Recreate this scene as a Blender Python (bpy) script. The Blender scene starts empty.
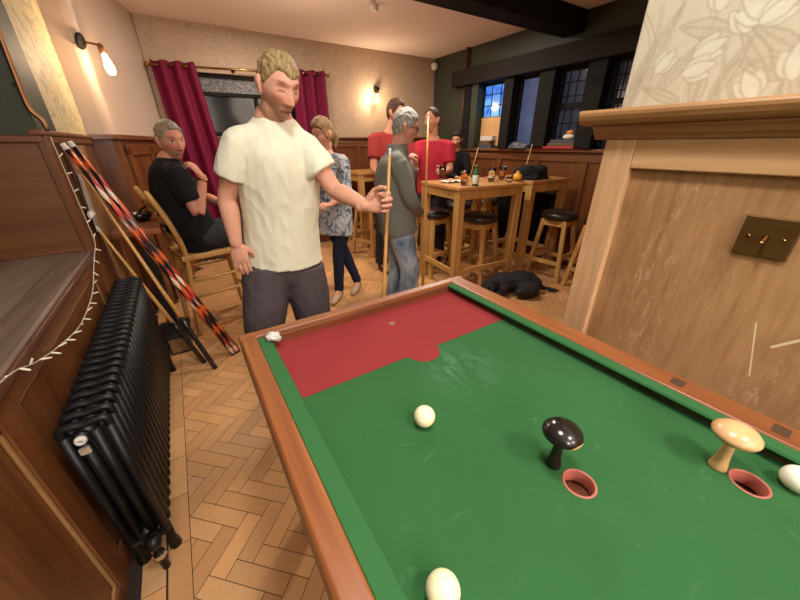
import bpy, bmesh, math, random
import numpy as np
from mathutils import Vector as V, Matrix, noise
random.seed(7)
PI = math.pi
C = bpy.context.scene.collection
sc = bpy.context.scene

# ---------------------------------------------------------------- camera
H = 1.41
F_PX = 322.8
R_C = [[0.84035, -0.542, -0.00722], [-0.24239, -0.36383, -0.89938], [0.48484, 0.75754, -0.43712]]
cam_d = bpy.data.cameras.new('camera'); cam = bpy.data.objects.new('camera', cam_d); C.objects.link(cam)
cam_d.sensor_width = 36; cam_d.lens = 36 * F_PX / 800; cam_d.clip_start = 0.02
m = Matrix(((R_C[0][0], -R_C[1][0], -R_C[2][0]), (R_C[0][1], -R_C[1][1], -R_C[2][1]), (R_C[0][2], -R_C[1][2], -R_C[2][2])))
cam.matrix_world = Matrix.Translation((0, 0, H)) @ m.to_4x4()
sc.camera = cam

def at(px, py, Y):
    """survey helper: the point of the room at depth Y seen in this direction"""
    d = V([sum(R_C[k][i] * c for k, c in enumerate(((px - 400) / F_PX, (py - 300) / F_PX, 1))) for i in range(3)])
    return V((0, 0, H)) + d * (Y / d.y)
def atz(px, py, z):
    d = V([sum(R_C[k][i] * c for k, c in enumerate(((px - 400) / F_PX, (py - 300) / F_PX, 1))) for i in range(3)])
    return V((0, 0, H)) + d * ((z - H) / d.z)
def atx(px, py, X):
    d = V([sum(R_C[k][i] * c for k, c in enumerate(((px - 400) / F_PX, (py - 300) / F_PX, 1))) for i in range(3)])
    return V((0, 0, H)) + d * (X / d.x)

# ---------------------------------------------------------------- materials
class NT:
    def __init__(s, name):
        s.m = bpy.data.materials.new(name); s.m.use_nodes = True
        s.t = s.m.node_tree; s.b = s.t.nodes['Principled BSDF']
    def n(s, typ, **kw):
        nd = s.t.nodes.new(typ)
        for k, v in kw.items():
            if k in nd.inputs: s.put(nd.inputs[k], v)
            else: setattr(nd, k, v)
        return nd
    def put(s, inp, v):
        if isinstance(v, bpy.types.NodeSocket): s.t.links.new(v, inp)
        else: inp.default_value = v
    def math(s, op, a, b=0.0, c=None):
        nd = s.t.nodes.new('ShaderNodeMath'); nd.operation = op
        s.put(nd.inputs[0], a); s.put(nd.inputs[1], b)
        if c is not None: s.put(nd.inputs[2], c)
        return nd.outputs[0]
    def mix(s, f, a, b, mode='MIX'):
        nd = s.t.nodes.new('ShaderNodeMix'); nd.data_type = 'RGBA'; nd.blend_type = mode
        s.put(nd.inputs[0], f); s.put(nd.inputs[6], c4(a)); s.put(nd.inputs[7], c4(b))
        return nd.outputs[2]
    def ramp(s, f, stops):
        nd = s.t.nodes.new('ShaderNodeValToRGB'); s.put(nd.inputs[0], f)
        e = nd.color_ramp.elements
        while len(e) < len(stops): e.new(0.5)
        for el, (p, c) in zip(e, stops): el.position = p; el.color = c4(c)
        return nd.outputs[0]
    def coord(s, scale=(1, 1, 1), rot=(0, 0, 0), kind='Object', loc=(0, 0, 0)):
        tc = s.t.nodes.new('ShaderNodeTexCoord'); mp = s.t.nodes.new('ShaderNodeMapping')
        s.t.links.new(tc.outputs[kind], mp.inputs[0])
        mp.inputs['Scale'].default_value = scale; mp.inputs['Rotation'].default_value = rot; mp.inputs['Location'].default_value = loc
        return mp.outputs[0]
    def noise(s, co, scale, detail=3, rough=.5, dist=0):
        nd = s.t.nodes.new('ShaderNodeTexNoise'); s.t.links.new(co, nd.inputs['Vector'])
        nd.inputs['Scale'].default_value = scale; nd.inputs['Detail'].default_value = detail
        nd.inputs['Roughness'].default_value = rough; nd.inputs['Distortion'].default_value = dist
        return nd.outputs[0]
    def bump(s, h, strength=.3, dist=.01):
        nd = s.t.nodes.new('ShaderNodeBump'); s.put(nd.inputs['Height'], h)
        nd.inputs['Strength'].default_value = strength; nd.inputs['Distance'].default_value = dist
        s.t.links.new(nd.outputs[0], s.b.inputs['Normal'])
    def out(s, col=None, rough=.5, metal=0, spec=None, **kw):
        if col is not None: s.put(s.b.inputs['Base Color'], c4(col))
        s.put(s.b.inputs['Roughness'], rough); s.b.inputs['Metallic'].default_value = metal
        if spec is not None: s.b.inputs['Specular IOR Level'].default_value = spec
        for k, v in kw.items(): s.put(s.b.inputs[k], v)
        return s.m
def c4(c):
    if isinstance(c, (tuple, list)): return tuple(c) + (1,) if len(c) == 3 else tuple(c)
    return c
def srgb(r, g, b):
    f = lambda u: (u / 255 / 12.92) if u <= 10 else ((u / 255 + .055) / 1.055) ** 2.4
    return (f(r), f(g), f(b))
def sc3(c, k): return tuple(min(1, x * k) for x in c)

def plain(name, col, rough=.5, metal=0, var=.12, scale=30, **kw):
    t = NT(name); n = t.noise(t.coord(), scale, 3)
    c = t.mix(n, sc3(col, 1 - var), sc3(col, 1 + var))
    return t.out(c, rough, metal, **kw)
def wood(name, c1, c2, axis='x', rough=.4, fine=40, coarse=3, spots=0, bump=.05, spec=.5):
    t = NT(name)
    s = {'x': (.06, 1, 1), 'y': (1, .06, 1), 'z': (1, 1, .06)}[axis]
    co = t.coord(s)
    g = t.noise(co, fine, 5, .6, .6); b = t.noise(co, coarse, 3, .5, 1.2)
    f = t.math('ADD', t.math('MULTIPLY', g, .55), t.math('MULTIPLY', b, .45))
    c = t.ramp(f, [(.34, c1), (.62, c2)])
    if spots:
        big = t.noise(t.coord(), 2.2, 4)
        c = t.mix(t.math('MULTIPLY', big, spots), c, sc3(c1, .45))
    if bump: t.bump(g, bump, .004)
    return t.out(c, rough, spec=spec)
def cloth(name, col, rough=.9, var=.12, weave=600, bump=.15, col2=None, fold=0):
    t = NT(name); co = t.coord()
    n = t.noise(co, 6, 4); w = t.noise(co, weave, 2)
    c = t.mix(n, sc3(col, 1 - var), sc3(col2 or col, 1 + var))
    h = t.math('ADD', t.math('MULTIPLY', w, .1), t.math('MULTIPLY', t.noise(co, 9, 3), fold))
    t.bump(h, bump if not fold else .5, .02 if fold else .003)
    return t.out(c, rough, spec=.2)
def tinted(name, rough=.5, spec=.4, attr='tint', sss=0, bumpn=0):
    t = NT(name); a = t.n('ShaderNodeAttribute', attribute_name=attr)
    n = t.noise(t.coord(), 45, 4)
    c = t.mix(.35, a.outputs['Color'], t.mix(n, (.55, .55, .55), (1, 1, 1)), 'MULTIPLY')
    if bumpn: t.bump(n, bumpn, .003)
    return t.out(c, rough, spec=spec)
def emit(name, col, strength):
    t = NT(name); return t.out((0, 0, 0), .5, **{'Emission Color': c4(col), 'Emission Strength': strength})
def glass(name, col=(1, 1, 1), rough=.02):
    t = NT(name); return t.out(col, rough, **{'Transmission Weight': 1.0, 'IOR': 1.45})

M = {}
M['oak'] = wood('golden_oak', srgb(164, 118, 62), srgb(208, 162, 98), 'z', .38)
M['oak_top'] = wood('golden_oak_top', srgb(156, 106, 58), srgb(194, 142, 86), 'x', .28)
M['rail'] = wood('table_rail_wood', srgb(110, 60, 32), srgb(149, 89, 47), 'y', .35, spec=.5)
M['rail_x'] = wood('table_rail_wood_cross', srgb(112, 62, 34), srgb(152, 92, 52), 'x', .35)
M['rail_dark'] = wood('table_rail_dark', srgb(88, 42, 22), srgb(118, 62, 34), 'x', .4)
M['panel'] = wood('brown_panelling', srgb(86, 46, 23), srgb(124, 74, 38), 'z', .35, spots=.3)
M['panel_x'] = wood('brown_panelling_rail', srgb(88, 50, 30), srgb(126, 78, 48), 'y', .35, spots=.2)
M['panel_xx'] = wood('brown_panelling_back', srgb(88, 50, 30), srgb(126, 78, 48), 'x', .35, spots=.2)
M['panel_dark'] = wood('dark_panelling', srgb(62, 34, 22), srgb(92, 54, 36), 'z', .4, spots=.3)
M['veneer'] = wood('rubbed_brown_veneer', srgb(92, 54, 24), srgb(124, 78, 38), 'x', .42, fine=30, coarse=5, spots=.5)
M['board'] = wood('old_bare_board', srgb(118, 82, 44), srgb(148, 108, 64), 'z', .6)
M['breast'] = wood('pale_oak_surround', srgb(190, 144, 100), srgb(216, 174, 130), 'z', .42, fine=55)
M['breast_y'] = wood('pale_oak_mantel', srgb(178, 132, 86), srgb(206, 162, 114), 'y', .42, fine=55)
M['mantel'] = wood('darker_oak_mantel', srgb(138, 94, 52), srgb(172, 126, 78), 'y', .42, fine=55, spots=.25)
M['black_beam'] = wood('black_beam_timber', (.005, .004, .004), (.012, .010, .009), 'x', .7, spec=.15)
M['black_wood'] = wood('black_window_timber', (.006, .005, .005), (.013, .011, .010), 'y', .7, spec=.15)
M['brown_beam'] = wood('dark_brown_beam', (.010, .007, .006), (.018, .013, .010), 'y', .7, spec=.15)
M['green_paint'] = plain('dark_green_paint', srgb(46, 50, 36), .6, scale=6)
M['blackmetal'] = plain('black_radiator_enamel', (.006, .006, .006), .42, 0, spec=.3)
M['brass'] = plain('polished_brass', srgb(160, 120, 64), .22, 1)
M['brass_dark'] = plain('aged_brass_plate', srgb(116, 84, 44), .38, .75)
M['copper'] = plain('copper_pipe', srgb(138, 98, 66), .42, 1)
M['chrome'] = plain('chrome', (.75, .74, .72), .15, 1)
M['white_plastic'] = plain('white_plastic', (.7, .66, .58), .4)
M['grey_plastic'] = plain('grey_trunking', srgb(168, 152, 134), .5)
M['ball'] = plain('ivory_ball', srgb(236, 222, 176), .16, var=.04, scale=8)
M['ball_white'] = plain('white_ball', srgb(238, 232, 208), .16, var=.03, scale=8)
M['mush_black'] = plain('black_lacquer', (.012, .009, .007), .18)
M['mush_pale'] = wood('pale_turned_wood', srgb(186, 138, 88), srgb(208, 162, 110), 'z', .3)
M['chip'] = plain('bare_wood_chip', srgb(206, 164, 110), .6)
M['collar'] = plain('pink_hole_collar', srgb(168, 92, 76), .55)
M['void'] = plain('pocket_dark_lining', (.006, .004, .004), .8)
M['slate'] = plain('dark_inlay', srgb(74, 54, 40), .4)
M['leather'] = plain('dark_brown_leather', srgb(40, 30, 22), .36, scale=60)
M['tissue'] = plain('white_tissue', (.56, .53, .47), .9)
M['amber'] = glass('amber_beer', (.75, .32, .08))
M['glass'] = glass('clear_glass', (.95, .95, .92))
M['foam'] = plain('beer_foam', (.8, .74, .62), .9)
M['green_glass'] = plain('green_bottle_glass', (.02, .08, .03), .1)
M['label'] = plain('bottle_label', (.62, .66, .55), .6)
M['yellow'] = plain('yellow_pouch', srgb(214, 146, 40), .5)
M['black_cloth'] = cloth('black_cloth', (.010, .010, .012), fold=.6)
M['tableblack'] = plain('black_table_paint', (.012, .012, .012), .4)
M['cue'] = wood('cue_ash', srgb(180, 128, 66), srgb(214, 162, 94), 'z', .3)
M['cue_butt'] = wood('cue_ebony_butt', (.012, .009, .008), (.03, .02, .015), 'z', .25)
M['cue_tip'] = plain('cue_tip', (.7, .66, .58), .6)
M['cue_green'] = plain('cue_green_ring', srgb(150, 170, 80), .4)
M['bulb_clear'] = plain('fairy_bulb', (.72, .66, .5), .2)
M['cable'] = plain('cream_cable', (.5, .42, .3), .5)
M['book_red'] = plain('red_book', srgb(170, 36, 44), .5)
M['book_brown'] = plain('brown_book', srgb(96, 72, 44), .5)
M['book_grey'] = plain('grey_book', srgb(70, 70, 78), .5)
M['lampglass'] = emit('glowing_bulb', (1, .72, .36), 26)
M['sky1'] = None

def felt():
    t = NT('green_baize'); co = t.coord()
    n = t.noise(co, 5, 4); w = t.noise(co, 900, 2)
    c = t.mix(n, srgb(38, 82, 41), srgb(50, 96, 52))
    # chalk-white wear by the baulk semicircle, in the direction of play
    mp = t.coord((8, 2.6, 1), (0, 0, -.35), loc=(0, 0, 0)); st = t.noise(mp, 5, 5, .65, .4)
    sx = t.n('ShaderNodeVectorMath', operation='DISTANCE'); t.t.links.new(t.coord(), sx.inputs[0]); sx.inputs[1].default_value = (.535, .545, .84)
    near = t.math('SUBTRACT', 1, t.math('MULTIPLY', sx.outputs['Value'], 7.0)); near = t.math('MAXIMUM', near, 0)
    f = t.math('MULTIPLY', t.math('MULTIPLY', near, t.ramp(st, [(.45, (0, 0, 0)), (.8, (1, 1, 1))])), .42)
    c = t.mix(f, c, srgb(130, 170, 150))
    far = t.ramp(t.noise(t.coord((3, 7, 1)), 6, 5, .6, .8), [(.62, (0, 0, 0)), (.8, (1, 1, 1))])
    c = t.mix(t.math('MULTIPLY', far, .16), c, srgb(130, 165, 130))
    c = t.mix(t.math('MULTIPLY', w, .25), c, srgb(28, 64, 33))
    t.bump(w, .12, .001)
    return t.out(c, .95, spec=.15, **{'Sheen Weight': .04})
M['felt'] = felt()
M['felt_cushion'] = cloth('cushion_baize', srgb(47, 93, 50), .95, .06)
M['felt_red'] = cloth('red_baize', srgb(131, 43, 42), .95, .08)

def scuffed():
    t = NT('scuffed_brown_panel'); co = t.coord((1, 1, .12)); g = t.noise(co, 45, 5, .6, .5); b = t.noise(t.coord((1, 1, .5)), 3.2, 3)
    f = t.math('ADD', t.math('MULTIPLY', g, .5), t.math('MULTIPLY', b, .5))
    c = t.ramp(f, [(.35, srgb(138, 96, 58)), (.62, srgb(180, 136, 92))])
    s1 = t.noise(t.coord((1, 1.2, .45), (.35, 0, 0)), 55, 6, .75, .4); s2 = t.noise(t.coord((1, .9, .25), (.35, 0, 0)), 6, 3)
    sm = t.math('MULTIPLY', t.ramp(s1, [(.52, (0, 0, 0)), (.68, (1, 1, 1))]), t.ramp(s2, [(.46, (0, 0, 0)), (.68, (1, 1, 1))]))
    c = t.mix(t.math('MULTIPLY', sm, .65), c, srgb(214, 184, 146))
    d = t.noise(t.coord((1, .5, 1)), 5, 4)
    c = t.mix(t.math('MULTIPLY', t.ramp(d, [(.52, (0, 0, 0)), (.75, (1, 1, 1))]), .35), c, srgb(120, 84, 54))
    # two bare scratches
    tc = t.coord()
    for a, b_, w in (((1.065, .102, 1.021), (1.065, .068, .887), .0016), ((1.065, .060, .977), (1.065, .020, 1.022), .003), ((1.065, .03, 1.08), (1.065, .012, 1.087), .002)):
        A = V(a); B = V(b_); ab = B - A
        v = t.n('ShaderNodeVectorMath', operation='SUBTRACT'); t.t.links.new(tc, v.inputs[0]); v.inputs[1].default_value = A
        dt = t.n('ShaderNodeVectorMath', operation='DOT_PRODUCT'); t.t.links.new(v.outputs[0], dt.inputs[0]); dt.inputs[1].default_value = ab / ab.length_squared
        h = t.math('MINIMUM', t.math('MAXIMUM', dt.outputs['Value'], 0), 1)
        pr = t.n('ShaderNodeVectorMath', operation='SCALE'); pr.inputs[0].default_value = ab; t.t.links.new(h, pr.inputs['Scale'])
        dd = t.n('ShaderNodeVectorMath', operation='DISTANCE'); t.t.links.new(v.outputs[0], dd.inputs[0]); t.t.links.new(pr.outputs[0], dd.inputs[1])
        c = t.mix(t.math('LESS_THAN', dd.outputs['Value'], w), c, srgb(222, 196, 156))
    t.bump(s1, .08, .003)
    return t.out(c, .36, spec=.45)
M['scuffed'] = scuffed()

def damask(name, base, dark, sc_=1.0, amt=.5, squash=(1, 1, 1)):
    t = NT(name)
    co = t.coord(squash); n1 = t.noise(co, 5 * sc_, 2, .5, .6)
    k = t.math('ABSOLUTE', t.math('SUBTRACT', t.math('FRACT', t.math('MULTIPLY', n1, 7)), .5))
    f = t.math('MULTIPLY', t.ramp(k, [(.06, (1, 1, 1)), (.16, (0, 0, 0))]), amt)
    n2 = t.noise(co, 16 * sc_, 2, .5, 1.0)
    f2 = t.math('MULTIPLY', t.ramp(n2, [(.5, (0, 0, 0)), (.58, (1, 1, 1))]), amt * .55)
    c = t.mix(f, base, dark); c = t.mix(f2, c, dark)
    c = t.mix(t.math('MULTIPLY', t.noise(co, 60, 2), .25), c, sc3(base, .8))
    return t.out(c, .6)
M['paper_back'] = damask('wallpaper_faded_scroll', srgb(178, 152, 126), srgb(150, 126, 102), 1.6, .5)
M['paper_left'] = damask('wallpaper_cream_scroll', srgb(200, 186, 144), srgb(160, 144, 108), 1.0, .8, (1, .45, 1))
M['plaster'] = plain('warm_cream_plaster', srgb(188, 166, 148), .4, var=.04, scale=4)
M['ceil'] = plain('ceiling_paint', srgb(236, 218, 206), .8, var=.03, scale=3)
M['ledge'] = wood('grey_worn_ledge', srgb(86, 68, 58), srgb(126, 106, 92), 'y', .45, coarse=4)
M['tinted_floor'] = tinted('parquet_blocks', .34, .5, bumpn=.1)
M['tinted_paper'] = tinted('flowered_wallpaper', .7, .2)
M['skin'] = tinted('skin', .62, .10)
M['grout'] = plain('floor_gap', srgb(40, 24, 14), .8)

# ---------------------------------------------------------------- mesh helpers
def new_bm(): return bmesh.new()
def obj(name, bm, mat=None, parent=None, smooth=False, bevel=0, seg=2):
    me = bpy.data.meshes.new(name)
    bmesh.ops.recalc_face_normals(bm, faces=bm.faces)
    bm.to_mesh(me); bm.free()
    o = bpy.data.objects.new(name, me); C.objects.link(o)
    if mat: me.materials.append(M[mat] if isinstance(mat, str) else mat)
    if smooth: me.polygons.foreach_set('use_smooth', [True] * len(me.polygons))
    if bevel:
        md = o.modifiers.new('b', 'BEVEL'); md.width = bevel; md.segments = seg; md.limit_method = 'ANGLE'; md.angle_limit = .6
    if parent:
        o.parent = parent; o.matrix_parent_inverse = parent.matrix_basis.inverted()
    return o
def root(name, loc, label, cat, group=None):
    o = bpy.data.objects.new(name, None); C.objects.link(o); o.location = loc; o.empty_display_size = .1
    return tag(o, label, cat, group)
def tag(o, label, cat, group=None):
    o['label'] = label; o['category'] = cat
    if group: o['group'] = group
    return o
def struct(o): o['kind'] = 'structure'; return o
def box(bm, x0, x1, y0, y1, z0, z1):
    vs = [bm.verts.new((x, y, z)) for z in (z0, z1) for y in (y0, y1) for x in (x0, x1)]
    for f in ((0, 1, 3, 2), (4, 6, 7, 5), (0, 4, 5, 1), (2, 3, 7, 6), (0, 2, 6, 4), (1, 5, 7, 3)): bm.faces.new([vs[i] for i in f])
    return vs
def boxo(name, b, mat, parent=None, bevel=0, **k):
    bm = new_bm(); box(bm, *b); return obj(name, bm, mat, parent, bevel=bevel, **k)
def sbox(name, b, mat, bevel=0): return struct(boxo(name, b, mat, None, bevel))
def beam(bm, a, b, w, d, side=None, taper=1):
    """rectangular bar from a to b; w across 'side', d across the other way"""
    a, b = V(a), V(b); ax = (b - a).normalized()
    s = V(side) if side else (V((0, 0, 1)).cross(ax) if abs(ax.z) < .9 else V((1, 0, 0)))
    s = (s - ax * s.dot(ax)).normalized(); u = ax.cross(s)
    r = []
    for p, k in ((a, 1), (b, taper)):
        r.append([bm.verts.new(p + s * (i * w / 2 * k) + u * (j * d / 2 * k)) for i, j in ((-1, -1), (1, -1), (1, 1), (-1, 1))])
    for i in range(4): bm.faces.new((r[0][i], r[0][(i + 1) % 4], r[1][(i + 1) % 4], r[1][i]))
    bm.faces.new(r[0][::-1]); bm.faces.new(r[1])
def catmull(pts, n):
    out = []
    P = [pts[0]] + list(pts) + [pts[-1]]
    for i in range(1, len(P) - 2):
        for k in range(n):
            t = k / n; p0, p1, p2, p3 = P[i - 1], P[i], P[i + 1], P[i + 2]
            out.append(.5 * ((2 * p1) + (p2 - p0) * t + (2 * p0 - 5 * p1 + 4 * p2 - p3) * t * t + (3 * p1 - p0 - 3 * p2 + p3) * t ** 3))
    out.append(P[-2]); return out
def tube(bm, pts, rad, side=None, n=12, sub=0, caps=True, round_cap=False):
    """loft of ellipses: rad = r or (a along side, b across) per point"""
    pts = [V(p) for p in pts]
    if not isinstance(rad, list): rad = [rad] * len(pts)
    rad = [(r, r) if not isinstance(r, tuple) else r for r in rad]
    if sub:
        ext = [V((p.x, p.y, p.z, r[0], r[1])) if False else np.array([*p, *r]) for p, r in zip(pts, rad)]
        e = catmull(ext, sub); pts = [V(q[:3]) for q in e]; rad = [(max(q[3], 1e-4), max(q[4], 1e-4)) for q in e]
    if round_cap:
        d0 = (pts[0] - pts[1]).normalized(); d1 = (pts[-1] - pts[-2]).normalized()
        r0, r1 = rad[0], rad[-1]
        a0 = min(r0); a1 = min(r1)
        pre = [(pts[0] + d0 * a0 * math.sin(t), (r0[0] * math.cos(t), r0[1] * math.cos(t))) for t in (1.4, 1.0, .5)]
        post = [(pts[-1] + d1 * a1 * math.sin(t), (r1[0] * math.cos(t), r1[1] * math.cos(t))) for t in (.5, 1.0, 1.4)]
        pts = [p for p, _ in pre] + pts + [p for p, _ in post]; rad = [r for _, r in pre] + rad + [r for _, r in post]
    rings = []; s = None
    for i, p in enumerate(pts):
        t = (pts[min(i + 1, len(pts) - 1)] - pts[max(i - 1, 0)]).normalized()
        if side is not None: q = V(side)
        elif s is not None: q = s
        else: q = V((1, 0, 0)) if abs(t.x) < .8 else V((0, 1, 0))
        q = q - t * q.dot(t)
        s = q.normalized(); u = t.cross(s)
        a, b = rad[i]
        rings.append([bm.verts.new(p + s * (a * math.cos(2 * PI * k / n)) + u * (b * math.sin(2 * PI * k / n))) for k in range(n)])
    for r0, r1 in zip(rings, rings[1:]):
        for k in range(n): bm.faces.new((r0[k], r0[(k + 1) % n], r1[(k + 1) % n], r1[k]))
    if caps: bm.faces.new(rings[0][::-1]); bm.faces.new(rings[-1])
def lathe(bm, prof, c=(0, 0, 0), n=32):
    """prof: (radius, z) list, spun about z at c; ends closed when r = 0"""
    rings = []
    for r, z in prof:
        if r < 1e-6: rings.append([bm.verts.new((c[0], c[1], c[2] + z))])
        else: rings.append([bm.verts.new((c[0] + r * math.cos(2 * PI * k / n), c[1] + r * math.sin(2 * PI * k / n), c[2] + z)) for k in range(n)])
    for a, b in zip(rings, rings[1:]):
        for k in range(n):
            k2 = (k + 1) % n
            if len(a) == 1 and len(b) == 1: continue
            if len(a) == 1: bm.faces.new((a[0], b[k], b[k2]))
            elif len(b) == 1: bm.faces.new((a[k], b[0], a[k2]))
            else: bm.faces.new((a[k], b[k], b[k2], a[k2]))
def ball(bm, c, r, seg=20, rot=None):
    r = r if isinstance(r, tuple) else (r, r, r)
    mt = Matrix.Translation(c) @ (rot.to_4x4() if rot else Matrix()) @ Matrix.Diagonal((*r, 1))
    bmesh.ops.create_uvsphere(bm, u_segments=seg, v_segments=max(8, seg // 2), radius=1, matrix=mt)
def remesh(o, vox, smooth_it=2, fac=.5, extra=None):
    md = o.modifiers.new('r', 'REMESH'); md.mode = 'VOXEL'; md.voxel_size = vox; md.use_smooth_shade = True
    if smooth_it: s = o.modifiers.new('s', 'SMOOTH'); s.iterations = smooth_it; s.factor = fac
    dg = bpy.context.evaluated_depsgraph_get(); e = o.evaluated_get(dg)
    me = bpy.data.meshes.new_from_object(e); o.modifiers.clear()
    old = o.data; mats = list(old.materials); o.data = me; nm = old.name; bpy.data.meshes.remove(old); me.name = nm
    if not me.materials:
        for mm in mats: me.materials.append(mm)
    me.polygons.foreach_set('use_smooth', [True] * len(me.polygons))
    return o
def coords(me):
    a = np.empty(len(me.vertices) * 3); me.vertices.foreach_get('co', a); return a.reshape(-1, 3)
def set_tint(me, col):
    at_ = me.color_attributes.new('tint', 'FLOAT_COLOR', 'POINT')
    at_.data.foreach_set('color', np.concatenate([col, np.ones((len(col), 1))], 1).astype(np.float32).ravel())
def copy_tree(o, parent=None):
    c = o.copy(); C.objects.link(c)
    if parent: c.parent = parent
    for ch in list(o.children): copy_tree(ch, c)
    return c

# ---------------------------------------------------------------- the room
CEIL = 2.615
def floor():
    bm = new_bm(); L, W, g = .228, .0665, .0012
    cols = []; base = np.array(srgb(206, 154, 102)); rnd = random.Random(3)
    def block(cx, cy, ang, l=L, w=W, z=0):
        c, s = math.cos(ang), math.sin(ang); hl, hw = l / 2 - g, w / 2 - g
        vs = [bm.verts.new((cx + c * x - s * y, cy + s * x + c * y, z)) for x, y in ((-hl, -hw), (hl, -hw), (hl, hw), (-hl, hw))]
        bm.faces.new(vs); k = rnd.gauss(1, .085); h = rnd.gauss(0, .03)
        cols.extend([base * k * np.array((1 + h, 1, 1 - h))] * 4)
    # herringbone in a frame turned 45 degrees: columns of staggered pairs
    a = -PI / 4; ca, sa = math.cos(a), math.sin(a)
    def inside(x, y): return -.39 < x < 3.86 and -2.1 < y < 4.98 and not (x > 1.05 and y < .5) and not (y > 3.6 and x < -.36 + (y - 3.6) * .24)
    # block i along the (1,-1) axis at lattice point, its partner perpendicular
    for i in range(-80, 80):
        for j in range(-30, 30):
            # translation vectors of the herringbone lattice: (W, W) and (2L, 0) in block frame
            u = i * W + j * L; v = i * W - j * L
            for (bx, by, r) in ((u + L / 2, v + W / 2, 0), (u + L + W / 2, v + W - L / 2 + 0, PI / 2)):
                x = ca * bx - sa * by + 1.2; y = sa * bx + ca * by + 1.5
                if inside(x, y): block(x, y, a + r)
    y = -2.0
    while y < 3.5:
        block(-.345, y, PI / 2, .228, .075, .0012); block(-.425, y + .1, PI / 2, .228, .075, .0012); y += .228
    nv = len(bm.verts)
    o = obj('floor', bm, 'tinted_floor'); set_tint(o.data, np.array(cols)); struct(o)
    sbox('floor', (-1.5, 4.1, -2.3, 5.2, -.06, -.001), 'grout'); sbox('floor', (-.46, -.3062, -2.2, 3.55, -.001, .0008), 'grout')
floor()
sbox('ceiling', (-1.5, 4.15, -2.3, 5.2, CEIL, CEIL + .08), 'ceil')
# left side: panelled front under the ledge, ledge, recess, end panel
sbox('wall_left', (-.66, -.515, -2.2, 2.35, 0, .862), 'panel')
for b in ((-.515, -.50, .992, 1.095, 0, .862), (-.515, -.50, 2.24, 2.35, 0, .862), (-.515, -.50, -.2, -.1, 0, .862)): sbox('trim_1', b, 'panel', .003)
for y0, y1 in ((-.1, .992), (1.095, 2.24), (-2.2, -.2)):
    sbox('trim_1', (-.515, -.50, y0, y1, 0, .078), 'panel_x', .003); sbox('trim_1', (-.515, -.50, y0, y1, .80, .862), 'panel_x', .003)
for y0, y1 in ((-.1, .992), (1.095, 2.24)):   # moulding round the sunk panels
    for b in ((-.515, -.505, y0, y0 + .014, .078, .80), (-.515, -.505, y1 - .014, y1, .078, .80), (-.515, -.505, y0, y1, .078, .092), (-.515, -.505, y0, y1, .786, .80)): sbox('trim_2', b, 'board', .004)
sbox('trim_3', (-1.5, -.488, -2.2, 2.35, .862, .90), 'ledge', .012)
sbox('trim_3', (-.50, -.476, -2.2, 2.35, .866, .893), 'panel_dark', .008)
sbox('wall_left', (-1.58, -1.5, -2.3, 2.35, 0, CEIL), 'green_paint')
sbox('wall_left', (-1.5, -.50, 2.36, 3.62, 0, 1.455), 'panel')        # end of the recess: wood below
sbox('wall_left', (-1.5, -.51, 2.35, 2.362, .90, 1.43), 'veneer')
sbox('trim_4', (-1.5, -.50, 2.342, 2.352, .90, .915), 'panel_xx', .002)
sbox('trim_4', (-1.5, -.495, 2.325, 2.36, 1.425, 1.455), 'panel_xx', .006)
sbox('wall_left', (-1.5, -.50, 2.36, 2.70, 1.455, CEIL), 'green_paint')
sbox('wall_left', (-1.5, -.50, 2.70, 3.62, 1.455, CEIL), 'paper_left')
sbox('trim_5', (-.52, -.48, 2.335, 2.40, 0, 1.455), 'panel', .006)   # corner post
sbox('trim_5', (-.50, -.485, 2.62, 2.66, 0, 1.43), 'panel_dark', .004)
sbox('trim_5', (-.50, -.488, 2.68, 3.2, 0, 1.41), 'board', .004)
sbox('trim_6', (-.53, -.475, 2.32, 3.60, 1.455, 1.48), 'panel_x', .008)
sbox('trim_6', (-.50, -.485, 2.40, 3.60, 1.42, 1.455), 'panel_x', .008)
# the pier with a rounded corner and the wall running to the back
def prism(name, pts, z0, z1, mat):
    bm = new_bm(); a = [bm.verts.new((x, y, z0)) for x, y in pts]; b = [bm.verts.new((x, y, z1)) for x, y in pts]
    k = len(pts)
    for i in range(k): bm.faces.new((a[i], a[(i + 1) % k], b[(i + 1) % k], b[i]))
    bm.faces.new(a[::-1]); bm.faces.new(b)
    return struct(obj(name, bm, mat))
rc = [(-.43, 3.60)] + [(-.40 + .075 * math.sin(t), 3.675 - .075 * math.cos(t)) for t in np.linspace(.1, 1.4, 7)]
prism('wall_left', [(-1.5, 3.60)] + rc + [(0.0, 5.02), (-1.5, 5.02)], 1.46, CEIL, 'plaster')
prism('wall_left', [(-1.5, 3.605)] + [(x + .004, y + .006) for x, y in rc] + [(0.01, 5.02), (-1.5, 5.02)], 0, 1.46, 'panel')
prism('trim_7', [(-.50, 3.56)] + [(x + .03, y - .03) for x, y in rc] + [(.045, 4.99), (-.02, 5.0), (-.40, 3.66)], 1.455, 1.487, 'panel_x')
def lavpt(t, off=0): return V((-.326 + .326 * t + off * .97, 3.66 + 1.36 * t - off * .24, 0))
for t0, t1, z0, z1 in ((.02, .08, .1, 1.4), (.42, .48, .1, 1.4), (.9, .97, .1, 1.4), (.02, .97, 1.33, 1.42), (.02, .97, 0, .15), (.02, .97, .72, .8)):
    bm = new_bm(); a = lavpt(t0, .012); b = lavpt(t1, .012); zc = (z0 + z1) / 2
    beam(bm, (a.x, a.y, zc), (b.x, b.y, zc), .024, z1 - z0, side=(.97, -.24, 0)); struct(obj('trim_8', bm, 'panel', bevel=.004))
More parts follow.
